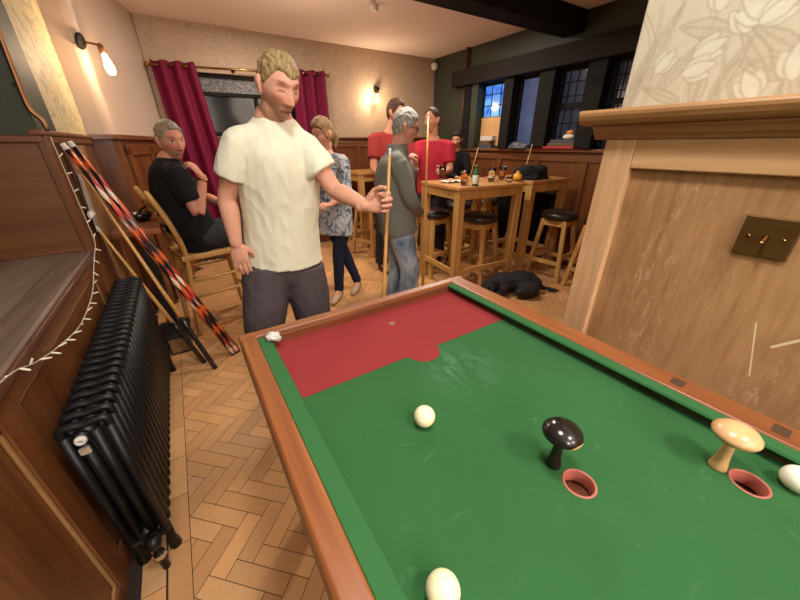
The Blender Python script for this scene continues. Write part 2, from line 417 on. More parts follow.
# back wall with its window opening
WX0, WX1, WZ0, WZ1 = .42, 1.72, 1.50, 2.16
YB = 5.0
for b in ((0, WX0, YB, YB + .2, 1.46, CEIL), (WX1, 3.95, YB, YB + .2, 1.46, CEIL), (WX0, WX1, YB, YB + .2, WZ1, CEIL)): sbox('wall_back', b, 'paper_back')
sbox('wall_back', (-.1, 3.95, YB - .015, YB + .2, 0, 1.47), 'panel')
sbox('trim_9', (0, 3.86, YB - .05, YB - .01, 1.47, 1.50), 'panel_xx', .008)
sbox('trim_9', (0, 3.86, YB - .033, YB - .01, 1.36, 1.44), 'panel_xx', .004)
sbox('trim_9', (0, 3.86, YB - .033, YB - .01, .0, .16), 'panel_xx', .004)
for x in (.05, .72, 1.38, 2.05, 2.4, 2.75, 3.1, 3.45, 3.8): sbox('trim_10', (x, x + .075, YB - .033, YB - .012, .16, 1.37), 'panel', .004)
w = struct(root('window_1', (1.07, YB + .08, WZ0), 'x', 'window')); del w['label']; del w['category']
bm = new_bm()
for b in ((WX0, WX0 + .05, YB + .02, YB + .1, WZ0, WZ1), (WX1 - .05, WX1, YB + .02, YB + .1, WZ0, WZ1), (WX0, WX1, YB + .02, YB + .1, WZ1 - .04, WZ1), (WX0, WX1, YB + .02, YB + .1, 1.935, 1.975), (WX0, WX1, YB + .02, YB + .1, WZ0, WZ0 + .05), (1.05, 1.09, YB + .02, YB + .09, WZ0, 1.95)): box(bm, *b)
obj('window_frame', bm, 'black_wood', w, bevel=.004)
t = NT('frosted_top_light'); n = t.noise(t.coord((1, 1, 1)), 38, 6, .7, 1.5); M['frost'] = t.out(t.ramp(n, [(.42, (.012, .012, .012)), (.66, (.26, .22, .2))]), .3)
t = NT('night_glass'); M['night'] = t.out((.008, .010, .014), .12, spec=.6)
boxo('frosted_pane', (WX0 + .05, WX1 - .05, YB + .055, YB + .065, 1.975, WZ1 - .04), 'frost', w)
boxo('glass_pane', (WX0 + .05, WX1 - .05, YB + .055, YB + .065, WZ0 + .05, 1.935), 'night', w)
# window wall on the right
XW = 3.9
sbox('wall_right', (XW, XW + .2, 4.12, 5.2, 1.30, CEIL), 'green_paint'); sbox('wall_right', (XW, XW + .2, .5, 4.12, 2.145, CEIL), 'green_paint')
sbox('wall_right', (XW - .02, XW + .2, .5, 5.0, 0, 1.30), 'panel')
sbox('trim_11', (XW - .07, XW + .2, .5, 5.0, 1.30, 1.335), 'panel_x', .008)
sbox('trim_11', (XW - .04, XW - .02, .5, 5.0, 1.20, 1.27), 'panel_x', .004); sbox('trim_11', (XW - .04, XW - .02, .5, 5.0, 0, .15), 'panel_x', .004)
for y in (.9, 1.52, 2.14, 2.76, 3.38, 4.0, 4.6): sbox('trim_12', (XW - .04, XW - .02, y, y + .085, .15, 1.21), 'panel', .004)
sbox('trim_13', (3.75, XW + .01, .56, 4.40, 2.145, 2.34), 'brown_beam', .008)
sbox('trim_14', (.9, XW + .05, 2.515, 2.765, 2.43, CEIL + .01), 'black_beam', .01)
sbox('trim_14', (-1.5, .9, 2.515, 2.765, 2.43, CEIL + .01), 'black_beam', .01)
for y0, y1 in ((4.03, 4.16), (3.27, 3.42), (2.70, 2.90), (2.13, 2.32), (1.5, 1.7), (.9, 1.1)): sbox('trim_15', (3.80, XW + .1, y0, y1, 1.335, 2.145), 'black_wood', .006)
def skymat(name, lo, hi, st, sc_=4):
    t = NT(name); n = t.noise(t.coord((1, 1, 1)), sc_, 3)
    c = t.ramp(n, [(.35, lo), (.65, hi)]); return t.out((.01, .01, .012), .1, **{'Emission Color': c, 'Emission Strength': st})
M['sky_a'] = skymat('dusk_pane_bright', (.02, .14, .75), (.22, .62, 1.0), 1.0, 6)
M['sky_b'] = skymat('dusk_pane_dim', (.055, .075, .15), (.13, .16, .27), .75, 2)
M['sky_c'] = skymat('dusk_pane_dark', (.018, .021, .034), (.04, .045, .065), .7, 3)
M['sky_d'] = skymat('dusk_pane_darkest', (.008, .008, .012), (.014, .014, .02), .6, 3)
def side_window(name, y0, y1, z0, z1, mat, ny, nz, rail=None, board=None):
    w = struct(bpy.data.objects.new(name, None)); C.objects.link(w); w.location = (XW + .06, (y0 + y1) / 2, z0)
    bm = new_bm()
    for b in ((XW + .03, XW + .09, y0, y0 + .035, z0, z1), (XW + .03, XW + .09, y1 - .035, y1, z0, z1), (XW + .03, XW + .09, y0, y1, z0, z0 + .03), (XW + .03, XW + .09, y0, y1, z1 - .03, z1)): box(bm, *b)
    if rail: box(bm, XW + .02, XW + .09, y0, y1, rail - .025, rail + .025)
    obj('window_frame', bm, 'black_wood', w, bevel=.003)
    lo = board or z0
    boxo('glass_pane', (XW + .065, XW + .072, y0 + .02, y1 - .02, lo, z1 - .02), mat, w)
    bm = new_bm()
    for i in range(1, ny): yy = y0 + (y1 - y0) * i / ny; box(bm, XW + .058, XW + .064, yy - .005, yy + .005, lo, z1 - .02)
    for i in range(1, nz): zz = lo + (z1 - lo) * i / nz; box(bm, XW + .058, XW + .064, y0 + .02, y1 - .02, zz - .005, zz + .005)
    if ny > 1: obj('leading', bm, 'black_wood', w)
    if board:
        boxo('boarding', (XW + .03, XW + .06, y0 + .035, y1 - .035, z0 + .03, board - .01), 'mush_pale', w)
    return w
side_window('window_2', 3.43, 3.92, 1.335, 2.145, 'sky_a', 3, 3, board=1.74)
sbox('trim_15', (3.82, XW + .1, 3.90, 4.06, 1.335, 2.145), 'green_paint')
side_window('window_3', 2.90, 3.27, 1.335, 2.145, 'sky_b', 1, 1)
side_window('window_4', 2.32, 2.70, 1.335, 2.145, 'sky_c', 4, 6, rail=1.78)
side_window('window_5', 1.70, 2.13, 1.335, 2.145, 'sky_d', 4, 6, rail=1.78)
side_window('window_6', 1.10, 1.50, 1.335, 2.145, 'sky_d', 4, 6, rail=1.78)
# chimney breast with its oak surround
XB = 1.06
sbox('wall_chimney', (1.075, 3.95, -2.3, .535, 0, 1.48), 'breast')
boxo('trim_16', (1.065, 1.075, -1.1, .470, .0, 1.35), 'scuffed')['kind'] = 'structure'
sbox('trim_17', (1.045, 1.09, .462, .542, 0, 1.415), 'breast', .004)
sbox('trim_17', (1.046, 1.08, -1.1, .462, 1.343, 1.415), 'breast_y', .003)
sbox('trim_17', (1.055, 1.08, -1.1, .54, .0, .12), 'breast_y', .003)
def moulding(name, prof, y0, y1, mat):
    bm = new_bm(); a = [bm.verts.new((x, y0, z)) for x, z in prof]; b = [bm.verts.new((x, y1, z)) for x, z in prof]; k = len(prof)
    for i in range(k): bm.faces.new((a[i], a[(i + 1) % k], b[(i + 1) % k], b[i]))
    bm.faces.new(a[::-1]); bm.faces.new(b); return struct(obj(name, bm, mat, bevel=.002))
moulding('trim_18', [(1.10, 1.415), (1.042, 1.415), (1.038, 1.424), (1.030, 1.428), (1.024, 1.44), (1.016, 1.444), (1.016, 1.450), (1.10, 1.450)], -1.1, .575, 'mantel')
moulding('trim_18', [(1.14, 1.450), (1.012, 1.450), (1.000, 1.454), (.994, 1.462), (.990, 1.472), (.990, 1.480), (.996, 1.487), (1.14, 1.487)], -1.1, .605, 'mantel')
# ---- flowered paper above the mantel: pattern drawn into the wall's own vertices
def paper():
    st = .0032; ys = np.arange(-1.2, .5501, st); zs = np.arange(1.48, CEIL, st)
    Yg, Zg = np.meshgrid(ys, zs); ny, nz = len(ys), len(zs)
    col = np.ones((nz, ny, 3)) * np.array(srgb(196, 183, 154)); line = np.array(srgb(168, 151, 124)); pale = np.array(srgb(209, 199, 173)); mid = np.array(srgb(189, 174, 146))
    rr = random.Random(5)
    def seg_d(pts):
        d = np.full(Yg.shape, 9.0)
        for (a0, a1), (b0, b1) in zip(pts, pts[1:]):
            dx, dz = b0 - a0, b1 - a1; t = np.clip(((Yg - a0) * dx + (Zg - a1) * dz) / (dx * dx + dz * dz + 1e-9), 0, 1)
            d = np.minimum(d, np.hypot(Yg - a0 - t * dx, Zg - a1 - t * dz))
        return d
    def stem(pts, w=.0022, c=line):
        p = [tuple(q) for q in catmull([np.array(q) for q in pts], 8)]
        d = seg_d(p); k = np.clip((w - d) / .002 + .5, 0, 1)[..., None] * .6; col[:] = col * (1 - k) + c * k
    def petal(cy, cz, ang, l, w, fill, edge=line, point=1.0, vein=False):
        c, s = math.cos(ang), math.sin(ang); u = ((Yg - cy) * c + (Zg - cz) * s) / l; v = (-(Yg - cy) * s + (Zg - cz) * c) / w
        prof = np.sqrt(np.clip(1 - u * u, 0, 1)) * np.clip(1 - point * .55 * np.clip(u, 0, 1), .1, 1)
        d = (np.abs(v) - prof) * w; d = np.where(np.abs(u) > 1, np.hypot((np.abs(u) - 1) * l, v * w), d)
        k = np.clip(-d / .003 + .5, 0, 1)[..., None]; col[:] = col * (1 - k * .8) + fill * k * .8
        e = np.clip(1.1 - np.abs(d) / .0034, 0, 1)[..., None] * .7; col[:] = col * (1 - e) + edge * e
        if vein:
            e = (np.clip(1.1 - np.abs(v * w) / .0036, 0, 1) * (np.abs(u) < .9))[..., None] * .6; col[:] = col * (1 - e) + edge * e
            e = ((np.abs(np.sin(u * 14 + np.abs(v) * 3)) < .22) * (d < 0))[..., None] * .35; col[:] = col * (1 - e) + edge * e
    def tulip(y, z, a, s=1.0):
        for da, l, w in ((.75, .034, .020), (-.75, .034, .020), (0, .040, .019)):
            petal(y + math.cos(a + da) * .02 * s, z + math.sin(a + da) * .02 * s, a + da * .55, l * s, w * s, pale, point=.9)
    def w_(px, py): p = atx(px, py, 1.10); return p.y, p.z
    # big sweeping stems and leaves
    for k in range(18):
        y = -1.15 + 1.75 * (k % 9) / 8 + rr.uniform(-.04, .04); z = 1.42 + .55 * (k // 13)
        b = rr.uniform(-.1, .1); stem([(y, z), (y + b, z + .2), (y - b * .6, z + .38), (y + b * .8, z + .62)]); stem([(y + .014, z), (y + .012 + b, z + .2), (y + .01 - b * .6, z + .38), (y + b * .8, z + .62)], .0016)
    for k in range(70): petal(rr.uniform(-1.2, .5), rr.uniform(1.45, 2.6), rr.uniform(.3, 2.8), rr.uniform(.04, .07), rr.uniform(.014, .022), mid, vein=rr.random() < .6)
    for px, py, a, l, w in ((703, 28, .25, .05, .018), (765, 68, .35, .05, .02), (755, 48, .9, .06, .016), (676, 70, 2.2, .06, .014), (655, 50, 2.0, .09, .012), (640, 85, 2.2, .07, .012), (780, 40, .6, .06, .016), (698, 84, 1.5, .05, .016), (730, 70, 1.9, .06, .012), (660, 95, .4, .05, .012), (630, 100, 1.9, .05, .010), (790, 92, 1.2, .05, .014)):
        y, z = w_(px, py); petal(y, z, PI - a if False else a, l, w, mid, vein=True)
    for pts in (((722, 70), (726, 40), (742, 12), (750, 0)), ((733, 106), (728, 85), (745, 68), (758, 60)), ((690, 105), (700, 80), (706, 60), (700, 40)), ((640, 110), (655, 70), (672, 30), (684, 0)), ((628, 108), (640, 75), (655, 40), (662, 5)), ((770, 106), (782, 80), (795, 60), (800, 50)), ((718, 106), (716, 88), (724, 72), (738, 60))):
        stem([w_(*q) for q in pts]); stem([w_(q[0] + 3, q[1]) for q in pts], .0014)
    for px, py, a, s in ((701, 53, 2.7, .8), (747, 24, 1.2, .85), (752, 92, 1.0, .8), (768, 10, .6, 1.0), (722, 2, 1.5, .8), (690, 72, 2.9, .8), (660, 68, 2.2, .7), (795, 70, 1.4, .9), (770, 16, 2.5, .8)):
        y, z = w_(px, py); tulip(y, z, a, s)
    for k in range(60):
        y, z = rr.uniform(-1.15, .5), rr.uniform(1.5, 2.55)
        if y > .04 and z < 1.78: continue
        tulip(y, z, rr.uniform(.5, 2.6), rr.uniform(.65, .9))
    bm = new_bm()
    verts = np.stack([np.full(Yg.size, 1.10), Yg.ravel(), Zg.ravel()], 1)
    idx = np.arange(nz * ny).reshape(nz, ny); f = np.stack([idx[:-1, :-1], idx[1:, :-1], idx[1:, 1:], idx[:-1, 1:]], -1).reshape(-1, 4)
    bm.free(); me = bpy.data.meshes.new('wall_chimney'); me.from_pydata(verts.tolist(), [], f.tolist()); me.materials.append(M['tinted_paper'])
    o = bpy.data.objects.new('wall_chimney', me); C.objects.link(o); struct(o); set_tint(me, col.reshape(-1, 3))
paper()
sbox('wall_chimney', (1.1015, 3.95, -2.3, .55, 1.48, CEIL), 'plaster')
sbox('wall_front', (-1.58, 1.1, -2.38, -2.2, 0, CEIL), 'paper_back')

# ---------------------------------------------------------------- fixed fittings (things)
s = root('light_switch', (1.064, .152, 1.172), 'square brass light switch plate on the scuffed brown panel', 'light switch')
bm = new_bm(); box(bm, 1.057, 1.0655, .107, .197, 1.172, 1.260); obj('plate', bm, 'brass_dark', s, bevel=.003)
for y in (.124, .180):
    bm = new_bm(); lathe(bm, [(0, 0), (.0035, 0), (.0035, .002), (0, .003)], n=12); o = obj('screw', bm, 'brass', s, smooth=True)
    o.matrix_basis = Matrix.Translation((1.057, y, 1.216)) @ Matrix.Rotation(-PI / 2, 4, 'Y')
    o.matrix_parent_inverse = s.matrix_basis.inverted()
bm = new_bm(); tube(bm, [(1.057, .152, 1.216), (1.05, .152, 1.214), (1.038, .153, 1.208)], [.006, .0035, .0045], n=12, round_cap=True); obj('toggle', bm, 'brass', s, smooth=True)

def wall_lamp(loc, normal, label, bulb_dir=V((0, 0, -1)), arm=.10, sz=1.0):
    loc = V(loc); n = V(normal).normalized()
    r = root('wall_lamp', loc, label, 'wall lamp')
    rot = V((0, 0, 1)).rotation_difference(n).to_matrix().to_4x4()
    bm = new_bm(); lathe(bm, [(0, 0), (.045 * sz, 0), (.045 * sz, .01), (.03 * sz, .02), (0, .022)]); bmesh.ops.transform(bm, matrix=Matrix.Translation(loc) @ rot, verts=bm.verts); obj('wall_plate', bm, 'brown_beam', r, smooth=True)
    e = loc + n * arm
    bm = new_bm(); tube(bm, [loc + n * .01, loc + n * (arm * .6), e], .0065 * sz, n=10, round_cap=True); ball(bm, e, .013 * sz); obj('arm', bm, 'copper', r, smooth=True)
    d = bulb_dir.normalized(); q = V((0, 0, 1)).rotation_difference(d).to_matrix().to_4x4()
    bm = new_bm(); lathe(bm, [(0, 0), (.016 * sz, .002), (.020 * sz, .012), (.020 * sz, .045), (.017 * sz, .05), (0, .05)]); bmesh.ops.transform(bm, matrix=Matrix.Translation(e) @ q, verts=bm.verts); obj('lamp_holder', bm, 'copper', r, smooth=True)
    bm = new_bm(); lathe(bm, [(0, .045), (.012, .047), (.013, .06), (.024, .09), (.031, .125), (.032, .15), (.026, .175), (.012, .190), (0, .194)] if False else [(0, .045), (.012 * sz, .047), (.014 * sz, .06), (.018 * sz, .085), (.024 * sz, .115), (.026 * sz, .135), (.023 * sz, .16), (.014 * sz, .175), (0, .178)])
    bmesh.ops.transform(bm, matrix=Matrix.Translation(e) @ q, verts=bm.verts); obj('bulb', bm, 'lampglass', r, smooth=True)
    L = bpy.data.lights.new('bulb_light', 'POINT'); lo = bpy.data.objects.new('bulb_light', L); C.objects.link(lo)
    lo.location = e + d * .115 + n * .0; return lo, L
l1, L1 = wall_lamp((-.352, 3.618, 2.075), (.93, -.35, -.16), 'glowing bare bulb wall lamp on the corner left of the curtains', V((.10, .0, -1)), .12, 1.12)
l2, L2 = wall_lamp((2.80, 4.985, 2.13), (-.15, -1, -.3), 'glowing bare bulb wall lamp on the back wall above the red shirts', V((-.35, -.1, -1)), .08, 1.0)
bm = new_bm(); ball(bm, (3.84, 4.93, 2.50), (.055, .055, .055)); box(bm, 3.84, 3.9, 4.91, 4.95, 2.49, 2.53); tag(obj('security_camera', bm, 'white_plastic', smooth=True), 'small white dome camera high in the corner of the green wall', 'camera')
p = atz(374, 11, 2.55)
r = root('ceiling_sensor', (p.x, p.y, CEIL), 'small white sensor on the ceiling with a thin conduit', 'ceiling sensor')
bm = new_bm(); lathe(bm, [(0, 0), (.04, 0), (.045, .02), (.045, .06), (0, .06)], (p.x, p.y, CEIL - .061)); obj('sensor_body', bm, 'white_plastic', r, smooth=True)
bm = new_bm(); tube(bm, [(p.x, p.y, CEIL - .012), (p.x + .12, p.y - .5, CEIL - .012)], .011, n=8); obj('conduit', bm, 'white_plastic', r, smooth=True)
bm = new_bm(); tube(bm, [(3.865, 4.21, 1.335), (3.865, 4.21, CEIL)], .022, n=12); tag(obj('copper_pipe', bm, 'copper', smooth=True), 'vertical copper pipe on the green wall left of the blue leaded window', 'pipe')
r = root('copper_pipe', (-.56, 2.33, 1.46), 'copper pipe running down the dark green wall at the left edge', 'pipe')
bm = new_bm(); tube(bm, [at(-6, 20, 2.335), at(0, 36, 2.335), at(24, 98, 2.335), at(32, 112, 2.335), at(42, 120, 2.335), at(48, 131, 2.335)], .010, n=10, sub=3); obj('pipe', bm, 'copper', r, smooth=True)
bm = new_bm(); q = at(17, 84, 2.34); ball(bm, q, (.018, .012, .008)); obj('pipe_clip', bm, 'brass', r, smooth=True)
# cable trunking strip and fairy lights on the post
bm = new_bm(); beam(bm, (-.474, 2.66, 1.26), (-.474, 2.57, .945), .06, .012, side=(0, 1, 0)); tag(obj('cable_trunking', bm, 'grey_plastic', bevel=.003), 'grey plastic cable trunking strip on the wall above the radiator', 'trunking')
fl = root('fairy_lights', (-.46, 2.33, .9), 'string of unlit white fairy lights down the post and along the ledge', 'fairy lights')
XL = -.472
zpath = [V((-.462, 2.33, 1.45)), V((-.462, 2.33, 1.25)), V((-.462, 2.33, 1.07)), V((-.462, 2.325, .95)), V((XL, 2.25, .89)), V((XL - .012, 2.17, .83)), V((XL - .015, 2.0, .765)), V((XL - .015, 1.70, .745)), V((XL - .015, 1.44, .785)), V((XL - .01, 1.23, .84)), V((XL + .002, 1.08, .897)), V((XL - .02, .95, .905))]
bm = new_bm(); tube(bm, zpath, .0022, n=6, sub=6); obj('cable', bm, 'cable', fl, smooth=True)
dense = [V(q) for q in catmull([np.array(p) for p in zpath], 12)]
rr = random.Random(11); acc = 0; last = dense[0]; k = 0
bm0 = new_bm(); tube(bm0, [(0, 0, 0), (0, 0, .010), (0, 0, .023)], [.003, .0036, .0024], n=8, round_cap=True); proto = obj('bulb', bm0, 'bulb_clear', fl, smooth=True)
first = True
for a, b in zip(dense, dense[1:]):
    acc += (b - a).length
    if acc > .072:
        acc = 0
        d = V((rr.uniform(.3, .9), rr.uniform(-.5, .5), rr.uniform(-.5, .6))).normalized()
        o = proto if first else proto.copy()
        if not first: C.objects.link(o); o.parent = fl
        first = False
        o.matrix_parent_inverse = fl.matrix_basis.inverted()
        o.matrix_basis = Matrix.Translation(b) @ V((0, 0, 1)).rotation_difference(d).to_matrix().to_4x4()
bm = new_bm()
for dx, dy, dz, q in ((0, 0, 0, .016), (.004, .03, .002, .018), (.0, .055, -.004, .014), (.006, -.02, -.008, .010)): ball(bm, (-.452, 2.42 + dy, 1.07 + dz), q, 10)
o = obj('plug', bm, 'tissue', fl, smooth=True)

# radiator ------------------------------------------------
rad = root('column_radiator', (-.405, 1.73, 0), 'long black cast iron column radiator below the ledge', 'radiator')
rx0, rx1 = -.475, -.336; N = 26; pitch = .0525; ztop, zbot = .70, .105
def rsec():
    bm = new_bm()
    for x in (rx0 + .018, rx0 + .052, rx1 - .052, rx1 - .018):
        tube(bm, [(x, 0, zbot + .04), (x, 0, ztop - .04)], (.0145, .0175), n=10, caps=True)
    for z0, sgn in ((ztop, -1), (zbot, 1)):
        pts = [(rx0 + .016, 0, z0 + sgn * .055), (rx0 + .017, 0, z0 + sgn * .018), (rx0 + .040, 0, z0 + sgn * .012), ((rx0 + rx1) / 2, 0, z0 + sgn * .016), (rx1 - .040, 0, z0 + sgn * .012), (rx1 - .017, 0, z0 + sgn * .018), (rx1 - .016, 0, z0 + sgn * .055)]
        tube(bm, pts, (.0165, .0125) if False else [(.0125, .0125)] * 7, side=(0, 1, 0), n=10, sub=3)
    return bm
sec = None
for i in range(N):
    y = 1.075 + i * pitch
    if sec is None:
        sec = obj('section', rsec(), 'blackmetal', rad, smooth=True); o = sec
    else: o = sec.copy(); C.objects.link(o)
    o.matrix_parent_inverse = rad.matrix_basis.inverted(); o.location = (0, y, 0)
bm = new_bm()
for z in (ztop - .045, zbot + .045): tube(bm, [((rx0 + rx1) / 2, 1.06, z), ((rx0 + rx1) / 2, 1.075 + N * pitch - .04, z)], .024, n=16)
obj('header', bm, 'blackmetal', rad, smooth=True)
for y in (1.09, 2.375):
    for x in (rx0 + .02, rx1 - .02): bm = new_bm(); tube(bm, [(x, y, 0), (x, y, .06), (x, y, .13)], [.022, .014, .016], n=10); obj('foot', bm, 'blackmetal', rad, smooth=True)
cxr = (rx0 + rx1) / 2
bm = new_bm(); tube(bm, [(cxr - .01, 1.062, .655), (cxr - .01, 1.048, .655)], [.024, .018], n=14); obj('end_boss', bm, 'blackmetal', rad, smooth=True)
bm = new_bm(); lathe(bm, [(.006, 0), (.014, 0), (.015, .006), (.011, .014), (.005, .014), (.004, .006)], n=16); bmesh.ops.transform(bm, matrix=Matrix.Translation((cxr - .01, 1.048, .655)) @ Matrix.Rotation(PI / 2, 4, 'X'), verts=bm.verts); obj('bleed_plug', bm, 'tissue', rad, smooth=True)
boxo('maker_plate', (cxr - .03, cxr - .005, 1.05, 1.06, .595, .618), 'grey_plastic', rad, bevel=.002)
bm = new_bm(); tube(bm, [(cxr + .02, 1.06, .15), (cxr + .02, 1.02, .15)], .02, n=14); tube(bm, [(cxr + .02, 1.02, .16), (cxr + .02, 1.02, .0)], .013, n=12); ball(bm, (cxr + .02, 1.02, .15), .026); obj('valve', bm, 'blackmetal', rad, smooth=True)
bm = new_bm(); tube(bm, [(cxr + .02, 1.035, .15), (cxr + .02, 1.008, .15)], .022, n=6); obj('nut', bm, 'chrome', rad); bm = new_bm(); tube(bm, [(cxr + .02, 1.02, .09), (cxr + .02, 1.02, .07)], .02, n=6); obj('nut', bm, 'chrome', rad)

# ---------------------------------------------------------------- bar billiards table
BED = .84; TOP = .88
tb = root('bar_billiards_table', (.487, .17, 0), 'green baize bar billiards table with red baulk area and wooden rails', 'billiard table')
X0, X1, Y0, Y1 = .036, .938, -.68, .984
def bed():
    bm = new_bm(); x0, x1, y0, y1 = .10, .905, -.60, .965
    holes = [(.488, .150), (.750, -.021)]; R = .029
    outer = [bm.verts.new(p + (BED,)) for p in ((x0, y0), (x1, y0), (x1, y1), (x0, y1))]
    ed = [bm.edges.new((outer[i], outer[(i + 1) % 4])) for i in range(4)]
    for hx, hy in holes:
        c = [bm.verts.new((hx + R * math.cos(2 * PI * k / 40), hy + R * math.sin(2 * PI * k / 40), BED)) for k in range(40)]
        ed += [bm.edges.new((c[i], c[(i + 1) % 40])) for i in range(40)]
    bmesh.ops.triangle_fill(bm, use_beauty=True, use_dissolve=False, edges=ed)
    for v in bm.verts: v.co.z = BED
    ext = bmesh.ops.extrude_face_region(bm, geom=list(bm.faces))
    for v in [g for g in ext['geom'] if isinstance(g, bmesh.types.BMVert)]: v.co.z = BED - .02
    return obj('bed', bm, 'felt', tb)
bed()
for hx, hy in ((.488, .150), (.750, -.021)):
    bm = new_bm(); lathe(bm, [(.0255, -.028), (.0255, .0), (.0262, .0012), (.0290, .0012), (.0298, .0002), (.0298, -.02), (.0298, -.028), (.0255, -.028)], (hx, hy, BED), 40); col_ = obj('hole_collar', bm, 'collar', tb, smooth=True)
    bm = new_bm(); lathe(bm, [(0, -.105), (.05, -.105), (.05, -.028), (.0262, -.028), (.0262, -.032), (.045, -.034), (.045, -.10), (0, -.10)], (hx, hy, BED), 32); obj('ball_trough', bm, 'void', col_)
bm = new_bm()
pts = [(.112, .650), (.443, .650)] + [(.4955 - .0525 * math.cos(t), .650 - .0525 * math.sin(t)) for t in np.linspace(0, PI, 25)][1:-1] + [(.548, .650), (.893, .650), (.893, .962), (.112, .962)]
a = [bm.verts.new((x, y, BED + .0012)) for x, y in pts]; bm.faces.new(a)
bmesh.ops.solidify(bm, geom=list(bm.faces), thickness=.0009) if False else None
obj('baulk_cloth', bm, 'felt_red', tb)
bm = new_bm(); vs = [bm.verts.new((.505 + x, .842 + y, BED + .0019)) for x, y in ((-.012, -.004), (-.002, -.012), (.012, -.004), (.014, .006), (.002, .011), (-.010, .007))]; bm.faces.new(vs)
t = NT('worn_mark'); nn = t.noise(t.coord(), 220, 2); M['mark'] = t.out(t.ramp(nn, [(.42, srgb(60, 50, 44)), (.58, srgb(176, 120, 96))]), .8)
obj('spot_mark', bm, 'mark', tb)
def extr(name, prof, axis, a, b, mat, parent, bevel=.002):
    bm = new_bm()
    f = (lambda s, p: (p[0], s, p[1])) if axis == 'y' else (lambda s, p: (s, p[0], p[1]))
    r0 = [bm.verts.new(f(a, p)) for p in prof]; r1 = [bm.verts.new(f(b, p)) for p in prof]; k = len(prof)
    for i in range(k): bm.faces.new((r0[i], r0[(i + 1) % k], r1[(i + 1) % k], r1[i]))
    bm.faces.new(r0[::-1]); bm.faces.new(r1); return obj(name, bm, mat, parent, bevel=bevel)
extr('side_rail', [(X0, .80), (X0, TOP - .006), (X0 + .006, TOP), (.079, TOP), (.082, TOP - .004), (.086, .80)], 'y', Y0, Y1 - .001, 'rail', tb)
extr('side_rail', [(X1, .80), (X1, TOP - .006), (X1 - .006, TOP), (.870, TOP), (.867, TOP - .004), (.863, .80)], 'y', Y0, Y1 - .001, 'rail', tb)
extr('end_rail', [(Y1, .80), (Y1, TOP - .005), (Y1 - .005, TOP + .0005), (.950, TOP + .0005), (.948, TOP - .004), (.947, TOP - .016), (.942, TOP - .02), (.940, .80)], 'x', X0 + .0005, X1 - .0005, 'rail_x', tb)
boxo('rail_lip', (.089, .861, .9385, .9465, .838, .868), 'rail_dark', tb, .002)
extr('end_rail', [(Y0, .80), (Y0, TOP), (-.60, TOP), (-.60, .80)], 'x', X0, X1, 'rail_x', tb)
extr('cushion', [(.0825, .845), (.0825, TOP - .003), (.116, TOP - .006), (.121, TOP - .012), (.112, .8415), (.09, .8412)], 'y', -.60, .938, 'felt_cushion', tb)
extr('cushion', [(.8665, .845), (.8665, TOP - .003), (.842, TOP - .006), (.8385, TOP - .012), (.868, .8415), (.880, .8412)], 'y', -.60, .938, 'felt_cushion', tb)
for y in (.156, -.020):
    bm = new_bm(); vs = [bm.verts.new((.903 + dx, y + dy, TOP + .0008)) for dx, dy in ((-.016, -.013), (.016, -.013), (.016, .013), (-.016, .013))]; bm.faces.new(vs)
    bmesh.ops.extrude_face_region(bm, geom=list(bm.faces)); bm.verts.ensure_lookup_table()
    for v in bm.verts[:4]: v.co.z -= .001
    obj('rail_inlay', bm, 'slate', tb)
bm = new_bm(); box(bm, .07, .905, -.64, .945, .62, .805); obj('cabinet', bm, 'rail_dark', tb, bevel=.004)
for x in (.12, .855):
    for y in (-.58, .89):
        bm = new_bm(); beam(bm, (x, y, .62), (x, y, .0), .085, .085, side=(1, 0, 0), taper=.7); obj('leg', bm, 'rail_dark', tb, bevel=.005)
def billiard_ball(x, y, mat, label):
    bm = new_bm(); ball(bm, (0, 0, 0), .0238, 40); o = obj('billiard_ball', bm, mat, smooth=True); o.location = (x, y, BED + .0238); tag(o, label, 'ball', 'bar billiards balls')
billiard_ball(.331, .420, 'ball', 'cream ball lying alone on the green near the red baulk')
billiard_ball(.166, .157, 'ball', 'cream ball at the bottom edge beside the left cushion')
billiard_ball(.802, -.066, 'ball_white', 'white ball at the right edge next to the pale mushroom')
def mushroom(x, y, mat, label, chip=False):
    r = root('mushroom_skittle', (x, y, BED + .0005), label, 'skittle', 'mushroom skittles')
    bm = new_bm(); lathe(bm, [(0, 0), (.0135, 0), (.0145, .003), (.0128, .012), (.0098, .03), (.0085, .05), (.0085, .072), (0, .074)], (x, y, BED + .0005), 28); obj('stem', bm, mat, r, smooth=True)
    bm = new_bm(); lathe(bm, [(0, .070), (.010, .070), (.026, .074), (.0335, .0805), (.0355, .086), (.0345, .0905), (.028, .098), (.018, .1035), (.008, .106), (0, .1063)], (x, y, BED + .0005), 40); cap = obj('cap', bm, mat, r, smooth=True)
    if chip:
        # the bare wood where the lacquer has come off the rim
        bm = new_bm(); a0 = math.radians(-96); prof = [(.0300, .0755), (.0342, .0803), (.0363, .086), (.0355, .0897)]
        rows = []
        for i in range(13):
            u = -1 + 2 * i / 12; a = a0 + u * .62; top = 1 - .75 * u * u
            row = []
            for j in range(6):
                q = j / 5 * top * 3; k = min(2, int(q)); fr = q - k
                rr_ = prof[k][0] + (prof[k + 1][0] - prof[k][0]) * fr; zz = prof[k][1] + (prof[k + 1][1] - prof[k][1]) * fr
                row.append(bm.verts.new((x + rr_ * math.cos(a), y + rr_ * math.sin(a), BED + .0005 + zz)))
            rows.append(row)
        for r0, r1 in zip(rows, rows[1:]):
            for j in range(5): bm.faces.new((r0[j], r1[j], r1[j + 1], r0[j + 1]))
        obj('rim_chip', bm, 'chip', cap, smooth=True)
mushroom(.482, .200, 'mush_black', 'black mushroom skittle with a chipped pale rim', True)
mushroom(.743, .024, 'mush_pale', 'pale wooden mushroom skittle at the right hand hole')
